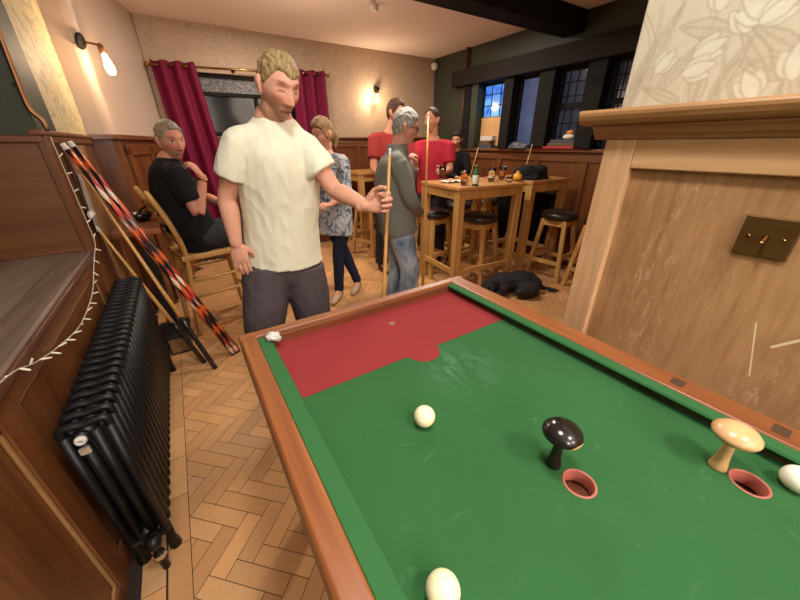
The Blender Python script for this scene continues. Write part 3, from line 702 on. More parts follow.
# crumpled tissue in the corner
bm = new_bm(); bmesh.ops.create_icosphere(bm, subdivisions=5, radius=1)
for v in bm.verts:
    p = v.co.copy(); n1 = noise.noise(p * 1.6) * .35 + abs(noise.noise(p * 3.5)) * .6 + abs(noise.noise(p * 8)) * .35 - .2
    v.co = V((.128, .915, TOP + .004)) + V((p.x * .020, p.y * .017, p.z * .012)) * (1 + n1) + V((0, 0, .0))
    if v.co.x > .128: v.co.z -= (v.co.x - .128) * .45
tag(obj('crumpled_tissue', bm, 'tissue', smooth=True), 'crumpled white tissue in the left corner of the billiard table', 'tissue')

# ---------------------------------------------------------------- furniture
def bar_table(x0, x1, y0, y1, z, label, rot=0):
    cx, cy = (x0 + x1) / 2, (y0 + y1) / 2
    r = root('bar_table', (cx, cy, 0), label, 'table', 'tall wooden bar tables')
    boxo('tabletop', (x0, x1, y0, y1, z - .032, z), 'oak_top', r, .005)
    for x in (x0 + .045, x1 - .045):
        for y in (y0 + .045, y1 - .045): boxo('leg', (x - .037, x + .037, y - .037, y + .037, 0, z - .032), 'oak', r, .004)
    for b in ((x0 + .08, x1 - .08, y0 + .02, y0 + .045), (x0 + .08, x1 - .08, y1 - .045, y1 - .02), (x0 + .02, x0 + .045, y0 + .08, y1 - .08), (x1 - .045, x1 - .02, y0 + .08, y1 - .08)):
        boxo('apron', (*b, z - .115, z - .032), 'oak', r, .003)
        boxo('stretcher', (*b, .20, .255), 'oak', r, .003)
    if rot: r.rotation_euler = (0, 0, rot)
    return r
bar_table(2.10, 2.90, 2.20, 2.88, 1.05, 'tall wooden bar table with the beer glasses and bottle', -.10)
bar_table(3.02, 3.66, 2.18, 2.86, 1.05, 'tall wooden bar table holding the black coat by the window wall', -.02)
bar_table(2.05, 2.75, 4.20, 4.85, 1.05, 'tall wooden bar table against the back wall behind the red shirts')
def stool_proto():
    r = root('bar_stool', (0, 0, 0), 'x', 'stool', 'round topped bar stools')
    bm = new_bm(); lathe(bm, [(0, .655), (.165, .655), (.183, .668), (.190, .69), (.184, .715), (.165, .732), (.12, .742), (0, .746)], n=40); obj('seat', bm, 'leather', r, smooth=True)
    cs = [(-1, -1), (1, -1), (1, 1), (-1, 1)]
    top, bot = .115, .185
    for sx, sy in cs:
        bm = new_bm(); beam(bm, (sx * bot, sy * bot, 0), (sx * top, sy * top, .655), .042, .042, side=(1, 0, 0)); obj('leg', bm, 'oak', r, bevel=.004)
    def pt(s, z): k = bot + (top - bot) * z / .655; return V((s[0] * k, s[1] * k, z))
    for i in range(4):
        a, b = cs[i], cs[(i + 1) % 4]; z = .20 if i % 2 else .26
        bm = new_bm(); beam(bm, pt(a, z), pt(b, z), .026, .045); obj('rung', bm, 'oak', r, bevel=.003)
        bm = new_bm(); beam(bm, pt(a, .62), pt(b, .62), .024, .06); obj('apron', bm, 'oak', r, bevel=.003)
    return r
st = stool_proto()
spots = [((2.585, 2.455), .25, 'bar stool at the front of the beer glass table, near the dog'),
         ((2.33, 2.93), .1, 'bar stool behind the left leg of the beer glass table, beside the grey jacket'),
         ((2.90, 3.17), .3, 'bar stool behind the beer glass table, left of two'),
         ((3.42, 3.20), .2, 'bar stool behind the beer glass table, right of two'),
         ((3.40, 2.06), .15, 'bar stool under the coat table, in front of its right end'),
         ((3.44, 1.60), .1, 'bar stool half hidden by the oak chimney surround'),
         ((2.08, 4.00), .4, 'bar stool in the shadow at the back wall table')]
for i, (p, a, lab) in enumerate(spots):
    o = st if i == 0 else copy_tree(st)
    o.location = (p[0], p[1], 0); o.rotation_euler = (0, 0, a); o['label'] = lab
# side table and the seated man's tall chair
r = root('side_table', (-.32, 3.0, 0), 'small brown side table at the left wall behind the tall chair', 'table')
boxo('tabletop', (-.455, -.19, 2.73, 3.22, .862, .90), 'rail_x', r, .005)
bm = new_bm(); box(bm, -.36, -.29, 2.93, 3.02, .02, .862); obj('pedestal', bm, 'tableblack', r, bevel=.004)
bm = new_bm(); box(bm, -.44, -.22, 2.80, 3.15, 0, .03); obj('foot_plate', bm, 'tableblack', r, bevel=.004)
r = root('black_tray', (-.30, 3.10, .90), 'glossy black dish on the small side table behind the seated man', 'dish')
bm = new_bm(); lathe(bm, [(0, .001), (.055, .001), (.075, .03), (.085, .055), (.080, .057), (.068, .03), (.05, .01), (0, .009)], (-.315, 3.10, .90), 28); obj('dish', bm, 'mush_black', r, smooth=True)
bm = new_bm(); tube(bm, [(-.33, 3.08, .915), (-.30, 3.12, .975), (-.26, 3.16, .99)], .009, n=8, sub=2, round_cap=True); obj('handle', bm, 'mush_black', r, smooth=True)
ch = root('tall_chair', (.05, 3.04, 0), 'tall ladder back wooden chair under the man in black', 'chair')
fwd = V((.98, .2, 0)); sd = V((.2, -.98, 0))
BL = V((-.13, 2.80, 0)); seatz = .66
def cpt(f, s, z): return BL + fwd * f - sd * s + V((0, 0, z))
for s_ in (0, .40):
    bm = new_bm(); tube(bm, [cpt(-.03, s_, 0), cpt(.0, s_, .35), cpt(.035, s_, .66), cpt(.0, s_, .9), cpt(-.075, s_, 1.12)], [(.019, .019)] * 5, n=10, sub=4, round_cap=True); obj('back_post', bm, 'oak', ch, smooth=True)
    bm = new_bm(); tube(bm, [cpt(.46, s_, 0), cpt(.44, s_, .3), cpt(.42, s_, seatz - .02)], [.016, .019, .019], n=10, sub=3, round_cap=True); obj('leg', bm, 'oak', ch, smooth=True)
    for z in (.17, .33, .46):
        bm = new_bm(); tube(bm, [cpt(0, s_, z), cpt(.45, s_, z)], [(.013, .011)] * 2, n=10); obj('rung', bm, 'oak', ch, smooth=True)
bm = new_bm()
vs = [cpt(.0, -.02, 0), cpt(.46, -.03, 0), cpt(.46, .43, 0), cpt(.0, .42, 0)]
lo = [bm.verts.new(v + V((0, 0, seatz - .035))) for v in vs]; hi = [bm.verts.new(v + V((0, 0, seatz + .005))) for v in vs]
for i in range(4): bm.faces.new((lo[i], lo[(i + 1) % 4], hi[(i + 1) % 4], hi[i]))
bm.faces.new(lo[::-1]); bm.faces.new(hi); obj('seat', bm, 'oak', ch, bevel=.008)
for z in (.80, .92, 1.04):
    o = -.0 if z < .9 else (-.02 if z < 1 else -.05)
    bm = new_bm(); tube(bm, [cpt(.015 + o, 0, z), cpt(-.02 + o, .2, z), cpt(.015 + o, .40, z)], [(.008, .028)] * 3, side=fwd, n=10, sub=4); obj('back_slat', bm, 'oak', ch, smooth=True)
for z in (.25, .42):
    bm = new_bm(); tube(bm, [cpt(.455, 0, z), cpt(.455, .40, z)], .012, n=10); obj('rung', bm, 'oak', ch, smooth=True)

# ---------------------------------------------------------------- cues
def cue(name, a, b, label, butt=.25, r0=.0055, r1=.0145, mat='cue', group='billiard cues', green=False):
    """a tip end, b butt end"""
    a, b = V(a), V(b); L = (a - b).length
    r = root(name, b, label, 'cue', group)
    q = V((0, 0, 1)).rotation_difference((a - b).normalized()).to_matrix().to_4x4()
    def piece(nm, z0, z1, m_, mul=1.0):
        bm = new_bm(); f = lambda z: (r1 + (r0 - r1) * z / L) * mul
        zs = np.linspace(z0, z1, 6); lathe(bm, [(0, z0)] + [(f(z), z) for z in zs] + [(0, z1)], n=14)
        o = obj(nm, bm, m_, None, smooth=True); o.parent = r; o.matrix_parent_inverse = r.matrix_basis.inverted(); o.matrix_basis = Matrix.Translation(b) @ q
    piece('shaft', butt, L - .03, mat); piece('ferrule', L - .03, L - .008, 'tissue', 1.02); piece('tip', L - .008, L, 'cue_tip', .95)
    piece('butt', .012, butt, 'cue_butt' if mat == 'cue' else mat, 1.0); piece('bumper', 0, .012, 'cue_green' if green else 'mush_black', 1.0)
    return r
def harlequin():
    t = NT('harlequin_cue_sleeve'); tc = t.coord()
    sx = t.n('ShaderNodeSeparateXYZ'); t.t.links.new(tc, sx.inputs[0])
    ang = t.math('DIVIDE', t.math('ARCTAN2', sx.outputs[1], sx.outputs[0]), PI / 2)
    z = t.math('MULTIPLY', sx.outputs[2], 8.5)
    u = t.math('FLOOR', t.math('ADD', z, ang)); v = t.math('FLOOR', t.math('SUBTRACT', z, ang))
    k = t.math('FRACT', t.math('ADD', t.math('MULTIPLY', u, .37), t.math('MULTIPLY', v, .23)))
    r = t.n('ShaderNodeValToRGB'); t.t.links.new(k, r.inputs[0]); r.color_ramp.interpolation = 'CONSTANT'
    e = r.color_ramp.elements
    for p, c in ((.22, srgb(178, 52, 38)), (.42, srgb(24, 22, 26)), (.62, srgb(206, 92, 40)), (.84, srgb(226, 206, 176))):
        q = e.new(p); q.color = c4(c)
    e[0].color = c4(srgb(24, 22, 26)); e[len(e) - 1].color = c4(srgb(30, 26, 30))
    return t.out(r.outputs[0], .3)
M['harl'] = harlequin()
XC = -.46
cue('billiard_cue', (-.455, 2.46, 1.42), (.030, 2.36, .0), 'cue with red, orange and white diamonds, left and lower of two', .06, .014, .021, 'harl')
cue('billiard_cue', (-.45, 2.61, 1.43), (.060, 2.375, .0), 'cue with red, orange and white diamonds, right and upper of two', .06, .014, .021, 'harl')
cue('billiard_cue', (-.465, 2.62, 1.32), (-.105, 2.24, .0), 'plain wooden cue with black butt leaning beside the patterned cues', .42, .0065, .016)
cue('billiard_cue', (-.47, 2.53, .985), (-.165, 2.36, .0), 'shorter plain wooden cue leaning next to the radiator', .36, .0065, .016)
cue('billiard_cue', at(390, 148, 1.285), (.655, 1.265, .0), 'wooden cue held upright by the man in the cream T-shirt', .0 + .35, .0058, .0145)
cue('billiard_cue', at(428.5, 112, 2.32), (1.735, 2.30, .0), 'tall pale cue held by the man in the grey jacket', .14, .0062, .0150, green=True)
cue('billiard_cue', (3.80, 2.853, 1.388), (3.50, 2.87, 0), 'thin pale cue propped against the window wall behind the yellow pot', .02, .005, .012, 'cue')
cue('billiard_cue', at(478.5, 147, 2.98), atz(476, 173, 1.10) if False else V((2.60, 2.98, 0)), 'cue standing behind the green bottle', .4, .004, .010)

# ---------------------------------------------------------------- things on the tables
ZT = 1.051
def pint(p, label, fill=.7, beer=True, h=.135, r=.04):
    r0 = root('pint_glass', (p[0], p[1], ZT), label, 'glass', 'beer glasses')
    bm = new_bm(); lathe(bm, [(0, 0), (r * .68, 0), (r * .74, .01), (r * .92, h * .6), (r, h), (r * .95, h), (r * .86, h * .6), (r * .66, .014), (0, .012)], (p[0], p[1], ZT), 24); obj('glass', bm, 'glass', r0, smooth=True)
    if beer:
        z1 = h * fill; k = .66 + .2 * min(1, fill / .6)
        bm = new_bm(); lathe(bm, [(0, .013), (r * .65, .015), (r * k * .98, z1), (0, z1)], (p[0], p[1], ZT), 24); obj('beer', bm, 'amber', r0, smooth=True)
        bm = new_bm(); lathe(bm, [(0, z1), (r * k * .97, z1), (r * (k + .03), z1 + .012), (0, z1 + .014)], (p[0], p[1], ZT), 24); obj('foam', bm, 'foam', r0, smooth=True)
pint(atz(464, 186, ZT), 'full pint of amber beer at the near corner of the table', .86)
pint(atz(491, 182, ZT), 'nearly empty pint glass, front one of the pair mid table', .28)
pint(atz(501.5, 180, ZT), 'pint glass of beer behind the nearly empty one', .8)
pint(atz(509, 183, ZT), 'small empty tumbler on the table right of the pint glasses', beer=False, h=.055, r=.032)
bp = atz(475, 186, ZT)
r = root('beer_bottle', (bp.x, bp.y, ZT), 'small green bottle with a pale label on the bar table', 'bottle')
bm = new_bm(); lathe(bm, [(0, 0), (.027, 0), (.029, .006), (.029, .10), (.024, .122), (.013, .145), (.0125, .168), (.014, .17), (.014, .178), (0, .178)], (bp.x, bp.y, ZT), 24); obj('bottle_body', bm, 'green_glass', r, smooth=True)
bm = new_bm(); lathe(bm, [(.0294, .02), (.0298, .022), (.0298, .092), (.0294, .094)], (bp.x, bp.y, ZT), 24); obj('label', bm, 'label', r, smooth=True)
q = atz(452, 182, ZT)
r = root('snack_packet', (q.x, q.y, ZT), 'opened white snack packet lying flat on the bar table', 'packet')
bm = new_bm(); bmesh.ops.create_grid(bm, x_segments=14, y_segments=10, size=1)
for v in bm.verts: p = v.co.copy(); v.co = V((q.x + p.x * .11, q.y + p.y * .08, ZT + .014 + .012 * noise.noise(p * 2.3)))
obj('wrapper', bm, 'tissue', r, smooth=True)
bm = new_bm()
for k in range(9): ball(bm, (q.x + random.uniform(-.07, .07), q.y + random.uniform(-.04, .04), ZT + .024), (.014, .012, .007), 8)
o = obj('snacks', bm, 'mush_pale', r, smooth=True); o['kind'] = 'stuff'
q = atz(517, 180.5, ZT)
bm = new_bm(); lathe(bm, [(0, 0), (.035, 0), (.046, .018), (.046, .04), (.036, .062), (.018, .07), (.015, .085), (.02, .092), (0, .093)], (q.x, q.y, ZT), 24)
for v in bm.verts: v.co.x += .004 * noise.noise(v.co * 40)
tag(obj('yellow_pot', bm, 'yellow', smooth=True), 'squat yellow pot on the bar table next to the black coat', 'pot')
def heap(name, c, sx, sy, sz, mat, label, cat, seed=0, flat=0.02):
    bm = new_bm(); bmesh.ops.create_icosphere(bm, subdivisions=5, radius=1)
    for v in bm.verts:
        p = v.co.copy(); k = 1 + .28 * noise.noise(p * 1.7 + V((seed, 0, 0))) + .16 * abs(noise.noise(p * 4 + V((0, seed, 0)))) + .05 * noise.noise(p * 9)
        z = p.z * sz * k
        if z < 0: z *= flat
        v.co = V((c[0] + p.x * sx * k, c[1] + p.y * sy * k, c[2] + z + sz * flat * 1.3))
    return tag(obj(name, bm, mat, smooth=True), label, cat)
heap('folded_coat', (3.25, 2.40, ZT), .20, .16, .135, 'black_cloth', 'crumpled black coat heaped on the right hand bar table', 'coat', 2)
# on the window sill
def sill(px, py): q = atx(px, py, 3.86); return q
yl = 3.70
for i, (dy, z, sx, sy, h, mt, lab) in enumerate(((0, 1.336, .16, .24, .05, 'book_grey', 'grey box at the bottom of the sill pile under the blue window'), (.01, 1.387, .13, .20, .045, 'book_brown', 'dark box in the middle of the sill pile'), (-.02, 1.433, .12, .22, .06, 'tissue', 'white carton on top of the sill pile'))):
    tag(boxo('carton', (3.84, 3.84 + sx, yl + dy - sy / 2, yl + dy + sy / 2, z, z + h), mt, None, .004), lab, 'box', 'pile on the sill under the blue window')
tag(boxo('wooden_board', (3.90, 3.918, 3.44, 3.50, 1.336, 1.56), 'cue', None, .003), 'narrow strip of pale wood standing on the sill right of the cartons', 'board')
heap('bag', (3.87, 3.10, 1.336), .085, .16, .075, 'book_grey', 'crumpled grey bag lying on the sill under the second window', 'bag', 5)
tag(boxo('book', (3.80, 3.96, 2.22, 2.86, 1.336, 1.362), 'book_red', None, .004), 'wide flat red book at the bottom of the sill stack', 'book', 'books on the sill')
tag(boxo('book', (3.82, 3.96, 2.30, 2.66, 1.363, 1.398), 'book_brown', None, .004), 'brown book in the sill stack above the red one', 'book', 'books on the sill')
tag(boxo('book', (3.83, 3.96, 2.33, 2.64, 1.399, 1.43), 'book_grey', None, .004), 'grey book on top of the brown one in the sill stack', 'book', 'books on the sill')
r = root('ornament', (3.89, 2.44, 1.431), 'small yellow and white ornament on top of the sill books', 'ornament')
bm = new_bm(); ball(bm, (3.88, 2.44, 1.462), (.04, .07, .030), 16); obj('base', bm, 'foam', r, smooth=True)
bm = new_bm(); ball(bm, (3.88, 2.43, 1.505), (.03, .045, .025), 16); obj('top', bm, 'yellow', r, smooth=True)
# dark column radiator under the window wall with its chrome valve
rw = root('column_radiator', (3.79, 2.9, 0), 'black column radiator on the window wall behind the coat table', 'radiator')
s2 = None
for i in range(18):
    if s2 is None:
        bm = new_bm()
        for x in (3.74, 3.79, 3.83): tube(bm, [(x, 0, .14), (x, 0, .17), (x, 0, .80), (x, 0, .83)], [(.010, .012), (.019, .021), (.019, .021), (.010, .012)], n=10)
        tube(bm, [(3.73, 0, .83), (3.84, 0, .83)], (.02, .02), n=10, round_cap=True); tube(bm, [(3.73, 0, .14), (3.84, 0, .14)], (.02, .02), n=10, round_cap=True)
        s2 = obj('section', bm, 'blackmetal', rw, smooth=True); o = s2
    else: o = s2.copy(); C.objects.link(o)
    o.matrix_parent_inverse = rw.matrix_basis.inverted(); o.location = (0, 2.42 + i * .052, 0)
bm = new_bm(); tube(bm, [(3.79, 2.43, .8), (3.79, 2.31, .8)], .02, n=12, round_cap=True); tube(bm, [(3.79, 2.33, .74), (3.79, 2.33, .88)], .016, n=12, round_cap=True); tube(bm, [(3.74, 2.36, .82), (3.68, 2.25, .86)], .018, n=12, round_cap=True); tube(bm, [(3.79, 2.33, .0), (3.79, 2.33, .75)], .01, n=10); obj('valve', bm, 'chrome', rw, smooth=True)

# curtains and rod
cr = root('curtain_rod', (1.0, 4.90, 2.2), 'brass curtain rod across the back window', 'curtain rod')
ra, rb = V((.01, 4.90, 2.175)), V((2.02, 4.90, 2.235))
bm = new_bm(); tube(bm, [ra, rb], .011, n=10); obj('rod', bm, 'brass', cr, smooth=True)
for k, p in enumerate((ra, rb)):
    bm = new_bm(); ball(bm, p, .024, 14); obj('finial', bm, 'brass', cr, smooth=True)
for f in (.42, .97):
    p = ra.lerp(rb, f); bm = new_bm(); tube(bm, [p, p + V((0, .09, 0))], .008, n=8); tube(bm, [p + V((0, .085, 0)), p + V((0, .10, 0))], .022, n=12); obj('bracket', bm, 'brown_beam', cr, smooth=True)
M['curtain'] = cloth('wine_curtain', srgb(112, 22, 54), .75, .12, fold=.15)
def curtain(x0, x1, label, waves, x0b=None, x1b=None):
    x0b = x0 if x0b is None else x0b; x1b = x1 if x1b is None else x1b
    bm = new_bm(); nu, nv = 90, 30; g = []
    for j in range(nv + 1):
        v = j / nv; row = []
        for i in range(nu + 1):
            u = i / nu; x = (x0 + (x1 - x0) * u) * (1 - v) + (x0b + (x1b - x0b) * u) * v
            zt = 2.175 + .06 * (x - .01) / 2.01 + .04 + .006 * math.cos(u * waves * 2 * PI)
            a = .038 + .012 * v
            y = 4.90 + a * math.sin(u * waves * 2 * PI + .25 * math.sin(v * 3)) + .008 * math.sin(u * 31 + v * 4) * v
            row.append(bm.verts.new((x, y, zt + (.25 - zt) * v)))
        g.append(row)
    for j in range(nv):
        for i in range(nu): bm.faces.new((g[j][i], g[j][i + 1], g[j + 1][i + 1], g[j + 1][i]))
    o = obj('curtain', bm, 'curtain', None, smooth=True); md = o.modifiers.new('s', 'SOLIDIFY'); md.thickness = .004
    tag(o, label, 'curtain', 'wine red eyelet curtains')
    for k in range(int(waves * 2)):
        u = (k + .5) / (waves * 2) + .0; x = x0 + (x1 - x0) * ((k) / (waves * 2)); 
        if k == 0: continue
        bm = new_bm(); lathe(bm, [(.017, -.003), (.024, -.003), (.024, .003), (.017, .003), (.017, -.003)], n=16)
        bmesh.ops.transform(bm, matrix=Matrix.Translation((x, 4.90, 2.175 + .06 * (x - .01) / 2.01)) @ Matrix.Rotation(PI / 2, 4, 'Y') @ Matrix.Rotation(.5 * (1 if k % 2 else -1), 4, 'X'), verts=bm.verts)
        obj('eyelet', bm, 'brass', o, smooth=True)
curtain(.04, .45, 'wine red curtain left of the back window behind the seated man', 3.0, .10, .62)
curtain(1.52, 1.97, 'wine red curtain right of the back window behind the cream shirt', 3.0, 1.50, 2.02)

# ledge things, black box on the floor
r = root('wooden_crate', (-.93, 2.30, .90), 'small wooden crate with dark contents at the end of the grey ledge', 'crate')
bm = new_bm()
for b in ((-1.08, -.83, 2.14, 2.155, .90, .97), (-1.08, -.83, 2.30, 2.315, .90, .97), (-1.08, -1.065, 2.14, 2.315, .90, .97), (-.845, -.83, 2.14, 2.315, .90, .97), (-1.08, -.83, 2.14, 2.315, .90, .91)): box(bm, *b)
obj('crate_body', bm, 'board', r, bevel=.002)
for k in range(4): 
    bm = new_bm(); beam(bm, (-1.04 + k * .05, 2.22, .912), (-1.06 + k * .05, 2.25, 1.05), .022, .12, side=(1, 0, 0)); obj('menu_card', bm, 'book_grey' if k % 2 else 'black_wood', r, bevel=.002)
heap('dark_bag', (-.88, 1.90, .90), .11, .09, .12, 'black_cloth', 'dark blue black bag at the very left edge of the ledge', 'bag', 9)
r = root('black_box', (-.27, 2.75, 0), 'small black box with a printed side on the floor behind the radiator', 'box')
boxo('box_body', (-.36, -.22, 2.58, 2.77, 0, .16), 'tableblack', r, .004)
boxo('printed_side', (-.35, -.232, 2.577, 2.5795, .02, .13), 'board', r)

# ---------------------------------------------------------------- people
def sm(a, b, x): t = np.clip((x - a) / (b - a), 0, 1); return t * t * (3 - 2 * t)
def gs(x): return np.exp(-x * x)
SKIN = srgb(198, 138, 108)
class Head:
    """local axes: x = the person's left, y = towards the face, z = up (towards crown); unit = metres for a head 0.235 high"""
    def __init__(s, c, face, up=(0, 0, 1), k=1.0):
        s.c = V(c); s.k = k; f = V(face).normalized(); u = V(up); u = (u - f * u.dot(f)).normalized()
        s.x = u.cross(f) * -1 if False else f.cross(u) * -1; s.y = f; s.z = u
        s.m = np.array([s.x, s.y, s.z])
    def w(s, P): return np.asarray(P) * s.k @ s.m + np.array(s.c)
    def l(s, Q): return (np.asarray(Q) - np.array(s.c)) @ s.m.T / s.k
    def base(s, d, detail=True, jaw=1.0, nose=1.0):
        x, y, z = d[:, 0] * .073, d[:, 1] * .094, d[:, 2] * .118
        low = sm(.0, .10, -z)
        x = x * (1 - .30 * jaw * low); y = np.where(y < 0, y * (1 - .30 * low), y * (1 - .05 * low))
        x = x * (1 + .06 * sm(.0, .07, z) * sm(0, .05, -y))
        fr = sm(.15, .5, d[:, 1])
        if detail:
            a = np.abs(x)
            y = y + fr * (.014 * gs(x / .024) * gs((z + .100) / .020)                 # chin
                + .009 * gs(a / .05) * gs((z - .034) / .012)                           # brow
                - .014 * gs((a - .031) / .015) * gs((z - .012) / .013)                 # sockets
                + .009 * gs((a - .031) / .011) * gs((z - .008) / .0085)               # eyeballs and lids
                + .005 * gs((a - .043) / .018) * gs((z + .018) / .016)                 # cheekbones
                - .004 * gs((a - .045) / .016) * gs((z + .058) / .02)
                + .007 * gs(x / .024) * (gs((z + .063) / .006) + .9 * gs((z + .077) / .007))
                - .003 * gs(x / .026) * gs((z + .070) / .003))
            prof = np.clip((.028 - z) / .062, 0, 1) ** 1.1 * sm(-.049, -.037, z)
            y = y + fr * nose * .034 * prof * gs(x / (.0075 + .008 * sm(.01, -.035, z)))
            y = y + fr * .008 * gs((a - .014) / .006) * gs((z + .036) / .007)          # nostril wings
        return np.stack([x, y, z], 1)
    def add(s, bm, nu=72, nv=56, **kw):
        D = []; 
        for j in range(1, nv):
            th = PI * j / nv
            for i in range(nu): ph = 2 * PI * i / nu; D.append((math.sin(th) * math.cos(ph), math.sin(th) * math.sin(ph), math.cos(th)))
        D += [(0, 0, 1), (0, 0, -1)]
        P = s.w(s.base(np.array(D), **kw)); vs = [bm.verts.new(p) for p in P]; T, B = vs[-2], vs[-1]
        for j in range(nv - 2):
            for i in range(nu): a, b = j * nu + i, j * nu + (i + 1) % nu; bm.faces.new((vs[a], vs[a + nu], vs[b + nu], vs[b]))
        for i in range(nu): bm.faces.new((T, vs[i], vs[(i + 1) % nu])); a = (nv - 2) * nu; bm.faces.new((B, vs[a + (i + 1) % nu], vs[a + i]))
        for sgn in (-1, 1):   # ears
            P = [(sgn * .071, -.006, -.032), (sgn * .078, -.010, -.012), (sgn * .082, -.016, .010), (sgn * .079, -.013, .026)]
            pw = [V(q) for q in s.w(P)]
            tube(bm, pw, [(.007 * s.k, .005 * s.k), (.013 * s.k, .006 * s.k), (.018 * s.k, .007 * s.k), (.011 * s.k, .006 * s.k)], side=s.y, n=10, sub=3, round_cap=True)
    def hair(s, name, mat, parent, front=.075, side=.0, back=-.06, thick=.012, temple=.0, rough=.004, nu=110, nv=90, top=1.0, bald=0, fringe=0, part=0):
        D = []
        for j in range(1, nv):
            th = PI * j / nv
            for i in range(nu): ph = 2 * PI * i / nu; D.append((math.sin(th) * math.cos(ph), math.sin(th) * math.sin(ph), math.cos(th)))
        D += [(0, 0, 1), (0, 0, -1)]; D = np.array(D); P = s.base(D, detail=False)
        y = P[:, 1]; a = np.abs(P[:, 0])
        zl = np.where(y > 0, side + (front - side) * sm(.015, .072, y + .35 * (.05 - a) * (a < .05)) , side + (back - side) * sm(0, .07, -y))
        zl = zl + np.where((y > -.01) & (y < .045), temple * gs((y - .02) / .02), 0)
        zl = zl + np.array([.007 * noise.noise(V((p[0] * 55, p[1] * 55, 3.1))) for p in P]) - fringe * gs((P[:, 0] - .012) / .03) * sm(.03, .07, y)
        mk = sm(-.006, .008, P[:, 2] - zl)
        if bald: mk = mk * (1 - sm(bald, bald + .02, P[:, 2]) )
        # leave the ears free
        ear = gs((y + .012) / .018) * gs((P[:, 2] + .004) / .03) * sm(.055, .068, a); mk = mk * (1 - ear)
        st = np.array([noise.noise(V((p[0] * 130 + p[2] * 18, p[1] * 45 + 7 * p[2], p[2] * 22))) + .6 * noise.noise(V((p[0] * 40, p[1] * 40, p[2] * 40))) for p in P])
        th = thick * (.40 + .75 * sm(0, .1, P[:, 2]) * top) + rough * st
        Q = P + D * (mk * th - (1 - mk) * .010)[:, None]
        bm = new_bm(); vs = [bm.verts.new(p) for p in s.w(Q)]; T, B = vs[-2], vs[-1]
        for j in range(nv - 2):
            for i in range(nu): p, q = j * nu + i, j * nu + (i + 1) % nu; bm.faces.new((vs[p], vs[p + nu], vs[q + nu], vs[q]))
        for i in range(nu): bm.faces.new((T, vs[i], vs[(i + 1) % nu])); p = (nv - 2) * nu; bm.faces.new((B, vs[p + (i + 1) % nu], vs[p + i]))
        return obj(name, bm, mat, parent, smooth=True)
    def tint(s, Q, col, skin, lip=srgb(158, 84, 76), brow=srgb(120, 88, 60), eyes='open', stubble=0, ruddy=.0):
        L = s.l(Q); x, y, z = L[:, 0], L[:, 1], L[:, 2]; a = np.abs(x)
        def mixin(f, c): f = np.clip(f, 0, 1)[:, None]; col[:] = col * (1 - f) + np.array(c) * f
        near = (np.abs(z) < .14) & (a < .1) & (y > .02) & (y < .14)
        fr = near * sm(.045, .06, y)
        if ruddy: mixin(ruddy * fr * (gs((a - .04) / .022) * gs((z + .025) / .025) + gs(x / .014) * gs((z + .03) / .018)), srgb(196, 104, 84))
        if stubble: mixin(stubble * near * sm(-.035, -.06, z), srgb(120, 98, 86))
        mixin(.85 * fr * sm(.026, .018, a) * gs((z + .070) / .0085), lip)
        mixin(.8 * fr * sm(.024, .02, a) * gs((z + .0705) / .0022), sc3(lip, .35))
        mixin(.9 * fr * gs((a - .033) / .016) ** 1 * sm(.012, .016, a) * gs((z - .033 + .10 * (a - .033) ** 2 / .03) / .0045), brow)
        if eyes == 'open':
            mixin(.9 * fr * gs(((a - .031) / .0125) ** 2) * gs(((z - .010) / .0050) ** 2), srgb(206, 190, 178))
            mixin(1.0 * fr * gs(((a - .031) / .0066) ** 2) * gs(((z - .010) / .0066) ** 2), srgb(30, 26, 26))
            mixin(.6 * fr * gs(((a - .031) / .014) ** 2) * gs((z - .0165) / .0026), srgb(50, 32, 26))
        else:
            mixin(.9 * fr * gs(((a - .031) / .0145) ** 2) * gs((z - .0050 + 2.2 * (a - .031) ** 2 * 8) / .0034), srgb(58, 38, 32)); mixin(.45 * fr * gs((a - .031) / .016) * gs((z - .018) / .006), srgb(140, 84, 66))
        mixin(.5 * fr * gs((a - .0085) / .004) * gs((z + .044) / .003), srgb(90, 48, 38))

